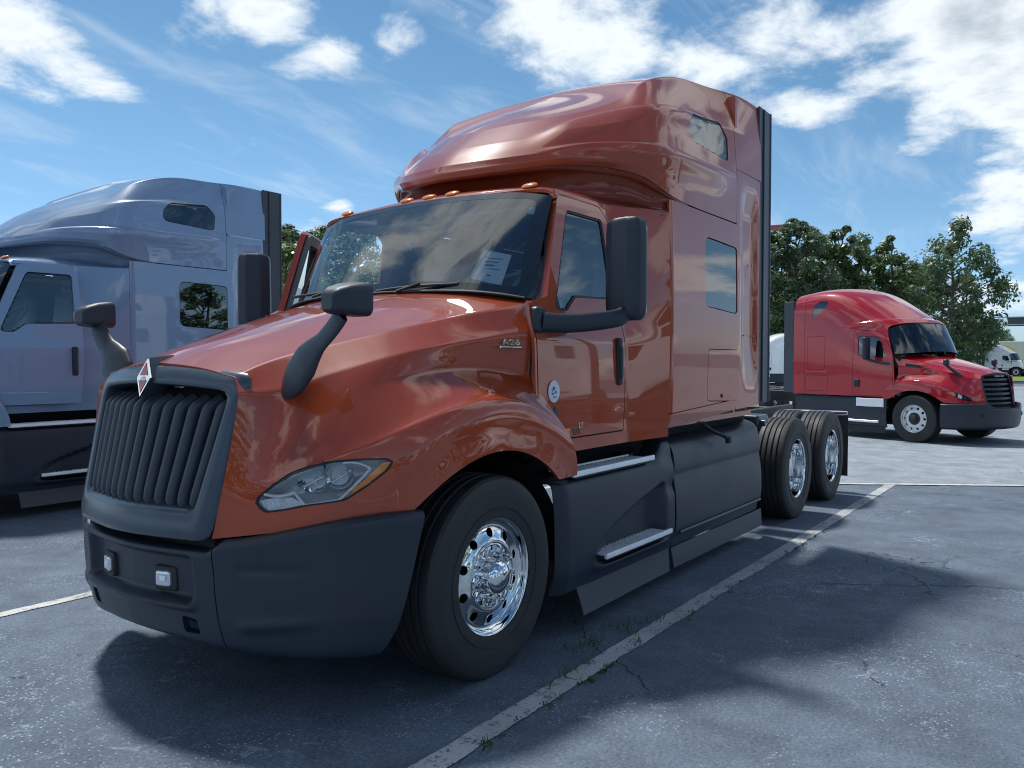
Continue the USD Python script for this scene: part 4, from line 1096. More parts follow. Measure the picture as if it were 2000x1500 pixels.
    def holes(g, n, r0, rh, hand=True):
        d_ = np.full(len(g.V), 1.0)
        for k_ in range(n):
            a = 2 * math.pi * (k_ + .5) / n
            d_ = np.minimum(d_, np.hypot(g.V[:, 0] - r0 * math.cos(a), g.V[:, 2] - r0 * math.sin(a)) - rh)
        return clip(g, d_)

    def dense(prof, n=N_(130), m=N_(42)):
        prof = np.asarray(prof, float)
        t = np.r_[0, np.cumsum(np.linalg.norm(np.diff(prof, axis=0), axis=1))]
        tt = np.unique(np.r_[np.linspace(0, t[-1], m), t])
        g = lathe(np.stack([np.interp(tt, t, prof[:, 0]), np.interp(tt, t, prof[:, 1])], 1), n, 'y')
        return g
    # steer wheel: dish close to the outer face
    sp_ = smooth_path([(.300, .100), (.299, .128), (.292, .141), (.284, .138), (.276, .118), (.262, .098), (.240, .098), (.200, .112), (.172, .122), (.160, .120), (.150, .108), (.12, .106)], 80)
    steer = dense(sp_)
    if steer.normals()[:, 1].mean() < 0:
        steer = Geo(steer.V, steer.F[:, ::-1])
    steer = holes(steer, 10, .218, .0235)
    steer = solid(steer, .012)
    cap = lathe([(.088, .085), (.088, .15), (.084, .168), (.07, .184), (.045, .197), (.02, .203), (1e-4, .204)], 48, 'y')
    if cap.normals()[:, 1].mean() < 0:
        cap = Geo(cap.V, cap.F[:, ::-1])
    bore = lathe([(.150, .10), (.1, .098), (.08, .095)], 40, 'y')
    bore = bore if bore.normals()[:, 1].mean() > 0 else Geo(bore.V, bore.F[:, ::-1])
    nut = sharp(lathe([(.0215, 0), (.0215, .012), (.0185, .016), (.0175, .050), (.012, .060), (1e-4, .063)], 6, 'y'), 30)
    nut = nut if trimesh.Trimesh(nut.V, nut.F).volume > 0 else Geo(nut.V, nut.F[:, ::-1])
    # drive wheel: deep dish
    dp_ = smooth_path([(.300, .100), (.299, .128), (.292, .141), (.284, .137), (.274, .10), (.268, .04), (.262, -.01), (.245, -.035), (.20, -.045), (.16, -.048), (.1, -.048)], 80)
    drive = dense(dp_)
    if drive.normals()[:, 1].mean() < 0:
        drive = Geo(drive.V, drive.F[:, ::-1])
    drive = solid(holes(drive, 10, .212, .0235), .012)
    hub = lathe([(.10, -.06), (.10, .05), (.092, .075), (.06, .082), (1e-4, .084)], 32, 'y')
    hub = hub if hub.normals()[:, 1].mean() > 0 else Geo(hub.V, hub.F[:, ::-1])
    drum = lathe([(.285, -.10), (.285, .02), (.27, .03), (.14, .03)], 40, 'y')
    drum2 = drum + Geo(drum.V, drum.F[:, ::-1])
    for s in (1, -1):
        mk = (lambda g: g) if s > 0 else (lambda g: g.mirror())
        yw = 1.062
        at_ = lambda g, x, y: mk(g).move((x, y * s, ZW))
        nuts = [Part('lug_nut', at_(nut.move((.1285 * math.cos(a), .104, .1285 * math.sin(a))), 0, yw), 'chrome') for a in 2 * math.pi * np.arange(10) / 10]
        T.append(Part('front_wheel', at_(steer, 0, yw), 'chrome', None, [Part('tyre', tyre_at(0, yw * s, s) + at_(rings_, 0, yw), 'tyre_rubber'), Part('hub_cap', at_(sharp(cap, 40), 0, yw), 'chrome'), Part('hub_plate', at_(bore, 0, yw), 'chrome'),
                                                              Part('brake_drum', at_(drum2, 0, yw), 'black_void')] + nuts))
        for x_ in (-WB, -WB - TANDEM):
            yo, yi = 1.075, .745
            nuts = [Part('lug_nut', at_(nut.move((.1425 * math.cos(a), -.05, .1425 * math.sin(a))), x_, yo), 'chrome') for a in 2 * math.pi * np.arange(10) / 10]
            T.append(Part('rear_wheel', at_(drive, x_, yo), 'chrome', None, [Part('tyre', tyre_at(x_, yo * s, s) + at_(rings_, x_, yo), 'tyre_rubber'), Part('inner_tyre', tyre_at(x_, yi * s, -s), 'tyre_rubber'), Part('hub', at_(sharp(hub, 40), x_, yo), 'aluminium'),
                                                                  Part('brake_drum', at_(drum2.move((0, -.14, 0)), x_, yo), 'black_void')] + nuts))
    return T


M['tint_glass'] = window_glass('tint_glass', (0.22, 0.25, 0.27), 0.10)
M['lamp_bowl'] = plain('lamp_bowl', (0.86, 0.90, 0.95), 0.22, metal=0.25)
M['trim_bright'] = plain('trim_bright', (0.62, 0.65, 0.7), 0.22, metal=0.8, vary=0.2, vscale=40.0)
M['lamp_chrome'] = plain('lamp_chrome', (0.75, 0.78, 0.82), 0.12, metal=0.9, bump=0.5, bscale=60.0)

# ------------------------------------------------------------------ ground
def asphalt(name, dark, light, speck, patch=1.0, rough=0.85):
    n = {'g': ('geometry', {}),
         'n1': ('noise_texture', {'scale': 0.35, 'detail': 7.0, 'roughness': 0.62}), 'n2': ('noise_texture', {'scale': 2.3, 'detail': 8.0, 'roughness': 0.7, 'distortion': 0.4}),
         'n3': ('noise_texture', {'scale': 60.0, 'detail': 4.0, 'roughness': 0.8}),
         'v': ('voronoi_texture', {'feature': 'f1', 'scale': 48.0, 'randomness': 1.0}),
         'r1': ('rgb_ramp', {'ramp': [(0.3, dark), (0.7, light)]}),
         'm2': ('map_range', {'from_min': 0.3, 'from_max': 0.72, 'to_min': 0.70, 'to_max': 1.32, 'clamp': True}),
         'm3': ('map_range', {'from_min': 0.25, 'from_max': 0.75, 'to_min': 0.42, 'to_max': 1.7, 'clamp': True}),
         'mm': ('math', {'math_type': 'multiply'}), 'sc': ('vector_math', {'math_type': 'scale'}),
         # pale worn stones that show through in patches
         'sp': ('map_range', {'range_type': 'smoothstep', 'from_min': 0.30, 'from_max': 0.16, 'to_min': 0.0, 'to_max': 1.0, 'clamp': True}),
         'wn': ('separate_color', {}), 'wt': ('math', {'math_type': 'greater_than', 'value2': 0.45}),
         'pn': ('noise_texture', {'scale': 0.9, 'detail': 5.0, 'roughness': 0.6}), 'pr': ('map_range', {'range_type': 'smoothstep', 'from_min': 0.46, 'from_max': 0.62, 'to_min': 0.18, 'to_max': 1.0, 'clamp': True}),
         's1': ('math', {'math_type': 'multiply'}), 's2': ('math', {'math_type': 'multiply'}), 's3': ('math', {'math_type': 'multiply', 'value2': patch}),
         'spc': ('color', {'value': speck}), 'mx': ('mix_color', {'use_clamp': False}),
         # chalky scuffed blotches
         'cn': ('noise_texture', {'scale': 6.5, 'detail': 6.0, 'roughness': 0.75, 'distortion': 1.2}), 'crr': ('map_range', {'range_type': 'smoothstep', 'from_min': 0.54, 'from_max': 0.70, 'to_min': 0.0, 'to_max': 0.62, 'clamp': True}),
         'c2': ('math', {'math_type': 'multiply'}), 'mx3': ('mix_color', {'use_clamp': False}),
         # fine wandering cracks
         'dn': ('noise_texture', {'scale': 1.1, 'detail': 6.0, 'roughness': 0.65}), 'dv': ('vector_math', {'math_type': 'scale', 'scale': 0.85}), 'da': ('vector_math', {'math_type': 'add'}),
         'ck': ('voronoi_texture', {'feature': 'distance_to_edge', 'scale': 0.23, 'randomness': 1.0}), 'cr': ('map_range', {'from_min': 0.0, 'from_max': 0.0022, 'to_min': 1.0, 'to_max': 0.0, 'clamp': True}),
         'cb': ('noise_texture', {'scale': 0.7, 'detail': 3.0}), 'cbr': ('map_range', {'range_type': 'smoothstep', 'from_min': 0.47, 'from_max': 0.58, 'to_min': 0.0, 'to_max': 0.85, 'clamp': True}), 'cm': ('math', {'math_type': 'multiply'}),
         'ckc': ('color', {'value': (0.012, 0.012, 0.012)}), 'mx2': ('mix_color', {'use_clamp': False}),
         'b': ('bump', {'strength': 0.8, 'distance': 0.008}),
         'p': ('principled_bsdf', {'roughness': rough, 'specular_ior_level': 0.35})}
    l = [('g.position', f'{k}.vector') for k in ('n1', 'n2', 'n3', 'v', 'pn', 'dn', 'cb', 'cn')] + [
        ('n1.fac', 'r1.fac'), ('n2.fac', 'm2.value'), ('n3.fac', 'm3.value'), ('m2.result', 'mm.value1'), ('m3.result', 'mm.value2'), ('r1.color', 'sc.vector1'), ('mm.value', 'sc.scale'),
        ('v.distance', 'sp.value'), ('v.color', 'wn.color'), ('wn.r', 'wt.value1'), ('pn.fac', 'pr.value'), ('sp.result', 's1.value1'), ('wt.value', 's1.value2'), ('s1.value', 's2.value1'), ('pr.result', 's2.value2'), ('s2.value', 's3.value1'),
        ('s3.value', 'mx.fac'), ('sc.vector', 'mx.a'), ('spc.color', 'mx.b'),
        ('cn.fac', 'crr.value'), ('crr.result', 'c2.value1'), ('pr.result', 'c2.value2'), ('c2.value', 'mx3.fac'), ('mx.result', 'mx3.a'), ('spc.color', 'mx3.b'),
        ('dn.color', 'dv.vector1'), ('g.position', 'da.vector1'), ('dv.vector', 'da.vector2'), ('da.vector', 'ck.vector'), ('ck.distance', 'cr.value'), ('cb.fac', 'cbr.value'), ('cr.result', 'cm.value1'), ('cbr.result', 'cm.value2'),
        ('cm.value', 'mx2.fac'), ('mx3.result', 'mx2.a'), ('ckc.color', 'mx2.b'), ('mx2.result', 'p.base_color'),
        ('n3.fac', 'b.height'), ('b.normal', 'p.normal')]
    return mat(name, n, l, surface='p.BSDF')


def worn_paint(name, col, under, wear=0.5):
    n = {'g': ('geometry', {}), 'n': ('noise_texture', {'scale': 9.0, 'detail': 8.0, 'roughness': 0.72}), 'n2': ('noise_texture', {'scale': 60.0, 'detail': 3.0, 'roughness': 0.7}),
         'a': ('math', {'math_type': 'add'}), 'r': ('map_range', {'range_type': 'smoothstep', 'from_min': wear + 0.42, 'from_max': wear + 0.64, 'to_min': 0.0, 'to_max': 1.0, 'clamp': True}),
         'dn': ('noise_texture', {'scale': 1.7, 'detail': 4.0}), 'dr': ('map_range', {'from_min': 0.3, 'from_max': 0.7, 'to_min': 0.6, 'to_max': 1.1, 'clamp': True}),
         'c': ('color', {'value': col}), 'cs': ('vector_math', {'math_type': 'scale'}), 'u': ('color', {'value': under}), 'm': ('mix_color', {'use_clamp': False}),
         'p': ('principled_bsdf', {'roughness': 0.8, 'specular_ior_level': 0.3})}
    l = [('g.position', 'n.vector'), ('g.position', 'n2.vector'), ('g.position', 'dn.vector'), ('n.fac', 'a.value1'), ('n2.fac', 'a.value2'), ('a.value', 'r.value'),
         ('dn.fac', 'dr.value'), ('c.color', 'cs.vector1'), ('dr.result', 'cs.scale'), ('r.result', 'm.fac'), ('cs.vector', 'm.a'), ('u.color', 'm.b'), ('m.result', 'p.base_color')]
    return mat(name, n, l, surface='p.BSDF')


M['asphalt'] = asphalt('asphalt', (0.078, 0.102, 0.134), (0.124, 0.160, 0.204), (0.38, 0.45, 0.53))
M['old_asphalt'] = asphalt('old_asphalt', (0.195, 0.225, 0.252), (0.265, 0.30, 0.33), (0.42, 0.45, 0.48), patch=0.5)
M['line_paint'] = worn_paint('line_paint', (0.46, 0.48, 0.49), (0.085, 0.10, 0.115), 0.60)
M['line_paint_white'] = worn_paint('line_paint_white', (0.62, 0.62, 0.58), (0.1, 0.1, 0.1), 0.60)


def sheet_poly(name, poly, z, material, label=None, kind='structure'):
    poly = np.asarray(poly, float)
    m = trimesh.creation.triangulate_polygon(Polygon(poly), engine='earcut')
    V = np.column_stack([m[0], np.full(len(m[0]), z)]); F = m[1]
    g = Geo(V, F)
    if g.normals().mean(0)[2] < 0:
        g = Geo(V, F[:, ::-1])
    p = put('/World', name, g, material, smooth=False)
    tagp(p, label=label, kind=kind)
    return p


# behind the stalls the older pavement falls away a little
e0, ed = np.array([-7.97, 1.48]), np.array([-.88, 1.44]); ed = ed / np.linalg.norm(ed)
back = np.array([-ed[1], ed[0]]); back = back if back[0] < 0 else -back


def ground_z(x, y):
    s_ = (np.asarray(x) - e0[0]) * back[0] + (np.asarray(y) - e0[1]) * back[1]
    return -.14 * smoothstep(1.5, 6.0, s_)


def draped(name, u, w, dz, material, label):
    UU, WW = np.meshgrid(u, w, indexing='ij')
    X = e0[0] + ed[0] * UU + back[0] * WW; Y = e0[1] + ed[1] * UU + back[1] * WW
    g = grid(np.stack([X, Y, ground_z(X, Y) + dz], -1))
    if g.normals().mean(0)[2] < 0:
        g = Geo(g.V, g.F[:, ::-1])
    tagp(put('/World', name, g, material, smooth=True), label, kind='structure')


wide = np.array([-1500, -300, -60, -20, 0, 20, 60, 300, 1500.])
draped('ground', wide, np.concatenate([[-1500, -300, -60, -20, 0], np.linspace(1, 7, 25), [12, 30, 100, 400, 1500]]), 0.0, 'asphalt', 'dark grey worn asphalt of the parking lot')
draped('pavement', np.array([-70, -20, 0, 20, 70.]), np.concatenate([[0], np.linspace(1, 7, 25), [12, 20, 34, 46]]), .004, 'old_asphalt', 'pale older pavement of the drive aisle')


def strip(name, a, b, w, z, material, label, jag=0.006, seed=0):
    """a painted stripe with slightly ragged edges"""
    a, b = np.asarray(a, float), np.asarray(b, float)
    L = np.linalg.norm(b - a); d = (b - a) / L; nrm = np.array([-d[1], d[0]])
    k = int(L / .03) + 2
    t = np.linspace(0, L, k)
    rng = np.random.default_rng(seed)
    jit = lambda: np.convolve(rng.normal(0, 1, k + 6), np.ones(3) / 3, 'same')[3:-3] * jag
    l = a + d * t[:, None] + nrm * (w / 2 + jit())[:, None]; r = a + d * t[:, None] - nrm * (w / 2 + jit())[:, None]
    P = np.stack([np.column_stack([l, np.full(k, z)]), np.column_stack([r, np.full(k, z)])], 1)
    g = grid(P)
    if g.normals().mean(0)[2] < 0:
        g = Geo(g.V, g.F[:, ::-1])
    tagp(put('/World', name, g, material, smooth=False), label, kind='structure')


def crack(pts, w, seed):
    rng = np.random.default_rng(seed)
    P = smooth_path(np.asarray(pts, float), 60); d = np.gradient(P, axis=0); d /= np.linalg.norm(d, axis=1, keepdims=True); nrm = np.column_stack([-d[:, 1], d[:, 0]])
    P = P + nrm * (np.convolve(rng.normal(0, .022, 60), [.3, .4, .3], 'same') + rng.normal(0, .006, 60))[:, None]
    ww = w * (.35 + .9 * rng.random(60)) * np.minimum(1, np.minimum(np.arange(60), np.arange(60)[::-1]) / 8 + .15)
    Q = np.stack([np.column_stack([P + nrm * ww[:, None], np.full(60, .003)]), np.column_stack([P - nrm * ww[:, None], np.full(60, .003)])], 1)
    g = grid(Q); g = g if g.normals().mean(0)[2] > 0 else Geo(g.V, g.F[:, ::-1])
    tagp(put('/World', 'pavement_crack', g, 'crack_dark', smooth=False), 'thin dark crack wandering through the asphalt', kind='structure')


M['crack_dark'] = plain('crack_dark', (.018, .020, .022), .95)
crack([(-1.32, 2.62), (-1.14, 2.72), (-1.02, 2.78), (-.95, 2.85)], .003, 1)
crack([(-2.62, 2.00), (-2.74, 2.18), (-2.86, 2.38), (-3.0, 2.62), (-3.22, 2.95), (-3.3, 3.3)], .004, 2)
crack([(-1.05, 1.0), (-.8, 1.25), (-.62, 1.46), (-.45, 1.72), (-.2, 1.95)], .0035, 4)
strip('parking_line', (3.5, 1.545), (-7.97, 1.545), .115, .005, 'line_paint', 'worn white stall line beside the orange truck', seed=1)
strip('parking_line', (3.5, -1.86), (-7.2, -1.86), .10, .005, 'line_paint_white', 'white stall line between the orange and the silver truck', seed=2)
strip('parking_line', (3.5, 5.2), (-9.5, 5.2), .11, .005, 'line_paint', 'worn white stall line of the next stall', seed=3)
strip('parking_line', e0 - ed * 25 - back * .07, e0 + ed * 25 - back * .07, .10, .010, 'line_paint_white', 'white line along the ends of the stalls', seed=4)

# ------------------------------------------------------------------ trees
def leaf_look(name, dark, light):
    n = {'g': ('geometry', {}), 'r': ('rgb_ramp', {'ramp': [(0.0, dark), (0.55, tuple((a + b) / 2 for a, b in zip(dark, light))), (1.0, light)]}),
         'o': ('object_info', {}), 'or': ('map_range', {'from_min': 0.0, 'from_max': 1.0, 'to_min': 0.8, 'to_max': 1.2}), 'sc': ('vector_math', {'math_type': 'scale'}),
         'd': ('principled_bsdf', {'roughness': 0.38, 'specular_ior_level': 0.9}), 't': ('translucent_bsdf', {}), 'm': ('mix_closure', {'fac': 0.5})}
    return mat(name, n, [('g.random_per_island', 'r.fac'), ('o.random', 'or.value'), ('r.color', 'sc.vector1'), ('or.result', 'sc.scale'), ('sc.vector', 'd.base_color'), ('sc.vector', 't.color'), ('d.BSDF', 'm.closure1'), ('t.BSDF', 'm.closure2')], surface='m.closure')


M['leaves_dark'] = leaf_look('leaves_dark', (.12, .185, .085), (.28, .38, .15))
M['leaves_light'] = leaf_look('leaves_light', (.12, .185, .06), (.28, .37, .12))
M['bark'] = plain('bark', (.085, .068, .055), .85, bump=.6, bscale=18.0, vary=.3, vscale=6.0)


def tree_meshes(h, spread, seed, low=.16, leaf=.235, n_blobs=58, per=150, columnar=0.0):
    rng = np.random.default_rng(seed)
    wood = [tube(smooth_path([(0, 0, -.1), (rng.normal(0, .08), rng.normal(0, .08), h * .3), (rng.normal(0, .25), rng.normal(0, .25), h * .62), (rng.normal(0, .3), rng.normal(0, .3), h * .92)], 16), .19 * h / 9, 9, rr=np.linspace(1.15, .18, 16))]
    leaves = []
    for k in range(n_blobs):
        f = low + (1 - low) * (k + .5) / n_blobs
        prof = (1 - (abs(f - .48) / .56) ** 2.1) if not columnar else min(1, (1.02 - f) * 2.2) * min(1, f * 5)
        R = spread * max(prof, .12) * (.45 + .62 * rng.random() ** .55)
        a = 2.4 * k + rng.normal(0, .5)
        c = np.array([R * math.cos(a), R * math.sin(a), h * f + rng.normal(0, .035 * h)])
        root = np.array([0, 0, max(h * f - .35 * R - .06 * h, h * low * .6)])
        wood.append(tube(smooth_path([root, (root + c) / 2 + rng.normal(0, .12, 3), c], 7), .055 * h / 9, 5, rr=np.linspace(1, .25, 7)))
        rad = spread * (.17 + .17 * rng.random()) * (.75 if f > .85 else 1)
        n = int(per * (.6 + .8 * rng.random()))
        d = rng.normal(size=(n, 3)); d /= np.linalg.norm(d, axis=1, keepdims=True)
        rr = rad * (.55 + .55 * rng.random(n) ** .6)
        P = c + d * rr[:, None] * [1, 1, .72]
        s = leaf * (.55 + .9 * rng.random(n))
        nrm = d * .8 + rng.normal(0, .38, (n, 3)) + [0, 0, .7]; nrm /= np.linalg.norm(nrm, axis=1, keepdims=True)
        t = np.cross(nrm, rng.normal(size=(n, 3))); t /= np.linalg.norm(t, axis=1, keepdims=True)
        b = np.cross(nrm, t)
        q = np.stack([P - t * s[:, None] * .55, P - b * s[:, None] * .32, P + t * s[:, None] * .62, P + b * s[:, None] * .32], 1).reshape(-1, 3)
        F = np.arange(n)[:, None] * 4
        leaves.append(Geo(q, np.vstack([F + [0, 1, 2], F + [0, 2, 3]])))
    return cat(wood), cat(leaves)


def place_tree(name, proto, label, group, x, y, scale, rz, slim=1.0):
    z = float(ground_z(x, y))
    p = _path('/World', name)
    X = UsdGeom.Xform.Define(stage, p)
    X.AddTranslateOp().Set(Gf.Vec3d(float(x), float(y), z)); X.AddRotateZOp().Set(float(rz)); X.AddScaleOp().Set(Gf.Vec3f(scale * slim, scale * slim, scale))
    if proto is None:
        pass
    else:
        X.GetPrim().GetReferences().AddInternalReference(proto); X.GetPrim().SetInstanceable(True)
    tagp(p, label, 'tree', group)
    return p


PROTO = {}
UsdGeom.Scope.Define(stage, '/World/Looks')
for key, args, mt in (('broad', dict(h=9.0, spread=3.3, seed=3), 'leaves_dark'), ('tall', dict(h=9.4, spread=2.5, seed=8, low=.12), 'leaves_dark'),
                      ('bushy', dict(h=8.0, spread=3.0, seed=14, low=.08), 'leaves_light'), ('slim', dict(h=8.6, spread=1.9, seed=21, low=.08, n_blobs=40), 'leaves_light')):
    cp = '/World/_class_' + key
    stage.CreateClassPrim(cp)
    w_, l_ = tree_meshes(**args)
    usdkit.mesh(stage, cp + '/trunk', (w_.V, w_.F), M['bark'], smooth=True)
    usdkit.mesh(stage, cp + '/crown', (l_.V, l_.F), M[mt])
    PROTO[key] = cp


def at_pixel(px, depth):
    v = _f + _r * (px - 1000) / 1579.09
    return CAM_POS[0] + v[0] * depth, CAM_POS[1] + v[1] * depth


TREES = [  # picture x, distance, height, kind, turn, label
    (1497, 44, 9.0, 'tall', 10, 'dark tree right behind the orange truck sleeper'), (1553, 44, 9.6, 'tall', 80, 'pointed tree left of the red truck, first in the row'),
    (1596, 47, 8.9, 'bushy', 200, 'lighter bushy tree above the back of the red sleeper'), (1642, 46, 9.4, 'slim', 140, 'narrow tree above the roof of the red truck'),
    (1690, 49, 9.1, 'broad', 250, 'dark tree behind the middle of the red roof'), (1738, 47, 9.0, 'slim', 30, 'narrow light tree just left of the big round tree'),
    (1790, 56, 8.6, 'bushy', 300, 'low bushy tree behind the windshield of the red truck'), (1858, 52, 10.6, 'broad', 60, 'big round dark tree right of the red truck roof'),
    (1880, 70, 9.6, 'tall', 330, 'smaller dark tree at the right end of the row'), (1935, 125, 8.6, 'bushy', 120, 'low far tree over the cream trailer'), (1962, 140, 7.0, 'broad', 20, 'farthest low tree by the highway sign'),
    (1520, 56, 8.0, 'bushy', 75, 'low light green tree filling the gap left of the red sleeper'), (1625, 58, 9, 'broad', 15, 'dark tree in the second row above the red roof'), (1760, 60, 8.8, 'bushy', 165, 'light tree in the second row beside the big round tree'),
    (553, 34, 7.6, 'tall', 15, 'tree beside the dark extender of the silver truck'), (580, 30, 6.2, 'bushy', 95, 'light green bushy tree between the two trucks'), (628, 40, 8.4, 'slim', 170, 'tree behind the open right door of the orange truck'),
    (668, 42, 9.2, 'tall', 260, 'dark tree behind the windshield pillar of the orange truck'), (600, 50, 8.2, 'broad', 45, 'dark tree in the second row between the two trucks'), (705, 46, 9.0, 'broad', 75, 'tree seen through the orange cab')]
SIZE = {'broad': 9.4, 'tall': 9.8, 'bushy': 8.4, 'slim': 9.0}
for px, dist, h, kind, rz, lab in TREES:
    if 1480 < px < 1900:        # this row stands well behind the parked trucks
        dist, h = dist * 1.3, (h - 1.58) * 1.3 + 1.58
    x, y = at_pixel(px, dist)
    place_tree('tree', PROTO[kind], lab, 'trees along the edge of the lot', x, y, h / SIZE[kind], rz, .80 if px > 1800 else .92)
rng = np.random.default_rng(5)
for i in range(24):
    a = math.radians(-34 + i * 6.4 + rng.normal(0, 1.5))
    r_ = 50 + rng.normal(0, 4)
    place_tree('tree', PROTO[['bushy', 'tall', 'bushy', 'slim'][i % 4]], 'tree behind the photographer mirrored in the paint of the orange truck', 'trees mirrored in the orange paint', 3 + r_ * math.sin(a) * 1.5 - 14, 3.6 + r_ * math.cos(a), 1.0 + .45 * rng.random(), rng.random() * 360)

# ------------------------------------------------------------------ the red truck: a lower sleeper with the roof running down into the windshield
def build_red():
    T = []
    zs_ = lambda X: np.stack([X[:, 0], X[:, 1] * .99, .06 + .905 * X[:, 2]], 1)
    H = outward(grid(bspl(hood_net(), 80, 161, relax=1, damp=.75)), (0, 0, .8))
    V = H.V
    arch = np.hypot(V[:, 0], V[:, 2] - .341) - .80
    d = np.where(np.abs(V[:, 1]) > .75, arch, 1.0)
    low = np.interp(V[:, 0], [-.8, -.5, .4, .75, .95, 1.14], [.93, .925, .88, .86, .845, .81])
    d = np.minimum(d, V[:, 2] - low)
    hlp = [(-.33, .90), (-.10, .955), (.16, 1.10), (.13, 1.15), (-.06, 1.10), (-.28, 1.0)]
    hl = np.maximum(sdf(hl_plane(V), hlp), sdf(hl_plane(V * [1, -1, 1]), hlp))
    hl = np.where((V[:, 0] > .45) & (V[:, 2] < 1.25), hl, -1)
    T.append(Part('hood', solid(clip(H, np.minimum(d, -hl)), .02).map(zs_), 'PAINT'))
    for s in (1, -1):
        mk = (lambda g: g) if s > 0 else (lambda g: g.mirror())
        sel = np.where(V[:, 1] > 0, hl, -1)
        nn = H.normals()
        lens = solid(clip(H, sel - .004), .004).map(zs_)
        bowl = clip(Geo(V - nn * .035, H.F), sel).map(zs_)
        amb = solid(clip(Geo(V - nn * .012, H.F), np.where(V[:, 1] > 0, np.minimum(hl, sdf(hl_plane(V), [(.0, 1.02), (.17, 1.10), (.13, 1.16), (.02, 1.12)])), -1)), .004).map(zs_)
        led = solid(clip(Geo(V - nn * .012, H.F), np.where(V[:, 1] > 0, np.minimum(hl - .012, sdf(hl_plane(V), [(-.10, .96), (-.02, .99), (-.04, 1.09), (-.12, 1.05)])), -1)), .004).map(zs_)
        T.append(Part('headlight', mk(bowl + Geo(bowl.V, bowl.F[:, ::-1])), 'dark_plastic', None, [Part('lens', mk(lens), 'lens'), Part('turn_signal', mk(amb), 'amber'), Part('projector', mk(led), 'lamp_white')]))
        a = np.linspace(math.radians(10), math.radians(178), 30)
        P = np.stack([np.stack([.72 * np.cos(a), np.full(30, y * s), .34 + .70 * np.sin(a)], 1) for y in (1.16, .55)], 1)
        g = grid(P); T.append(Part('wheel_well', g + Geo(g.V, g.F[:, ::-1]), 'black_void'))
        vent = hull([(-.30, 1.075 * s, 1.58), (-.28, 1.075 * s, 1.66), (.22, .985 * s, 1.60), (-.30, 1.03 * s, 1.58), (-.28, 1.03 * s, 1.66), (.22, .94 * s, 1.60)])
        T.append(Part('hood_vent', vent, 'black_rubber'))
    # grille with wide horizontal bars
    frame = [(-.50, .74), (.50, .74), (.56, 1.30), (.50, 1.44), (-.50, 1.44), (-.56, 1.30)]
    gx_ = lambda y, z: 1.20 - (z - .74) * .20 - .10 * (np.abs(y) / .55) ** 1.6
    rim = Polygon(rounded(frame, .05)); hole = Polygon(rounded([(x_ * .90, 1.09 + (z_ - 1.09) * .88) for x_, z_ in frame], .05))
    rg = extrude(rim.difference(hole), .08, 'yz').map(lambda X: np.stack([gx_(X[:, 1], X[:, 2]) + X[:, 0] - .05, X[:, 1], X[:, 2]], 1))
    subs = []
    for i in range(6):
        z = .84 + i * .098
        w_ = .47 + .03 * min(i, 4) / 4
        yy = np.linspace(-w_, w_, 15)
        subs.append(Part('grille_bar', tube(np.stack([gx_(yy, z) - .02, yy, np.full(15, z)], 1), (.022, .030), 8), 'dark_plastic'))
    bk = np.linspace(-.53, .53, 13)
    P = np.stack([np.stack([gx_(bk, z) - .07, bk, np.full(13, z)], 1) for z in (.76, 1.42)], 1)
    bg = grid(P); subs.append(Part('grille_backing', bg + Geo(bg.V, bg.F[:, ::-1]), 'black_void'))
    nm = from_tm(meshkit.text_mesh('FREIGHTLINER', .034, .006, True))
    wtx = nm.V[:, 0].max()
    nm = nm.map(lambda X: np.stack([gx_(X[:, 0] - wtx / 2, 1.40) + X[:, 2] + .032, X[:, 0] - wtx / 2, X[:, 1] + 1.385], 1))
    subs.append(Part('grille_lettering', nm, 'chrome'))
    T.append(Part('grille_surround', rg, 'dark_plastic', None, subs))
    # bumper
    plan = smooth_path([(1.30, 0), (1.27, .35), (1.20, .62), (1.08, .86), (.90, 1.06), (.70, 1.17), (.52, 1.20)], 60)
    prof = [(-.06, .845), (-.01, .84), (.0, .80), (.005, .62), (.0, .50), (-.02, .40), (-.05, .33), (-.12, .315)]
    t = np.gradient(plan, axis=0); nr = np.stack([t[:, 1], -t[:, 0]], 1) / np.linalg.norm(t, axis=1, keepdims=True)
    P = np.stack([np.column_stack([plan + nr * o, np.full(60, z) - (.10 * smoothstep(.55, .40, plan[:, 1]) if z > .7 else 0)]) for o, z in prof], 1)
    P = bspl(P[::3], 60, 30, 1, .6)
    g = grid(P, flip=True)
    g = g if g.normals().mean(0)[0] > 0 else Geo(g.V, g.F[:, ::-1])
    for s in (1, -1):
        T.append(Part('bumper', solid(g if s > 0 else g.mirror(), .02), 'dark_plastic', None, [Part('fog_lamp', rblock((1.155, .66 * s, .62), (.05, .16, .09), .02), 'black_void')]))
    T.append(Part('bumper_backing', box((.95, 0, .6), (.3, 1.3, .4)), 'black_void'))
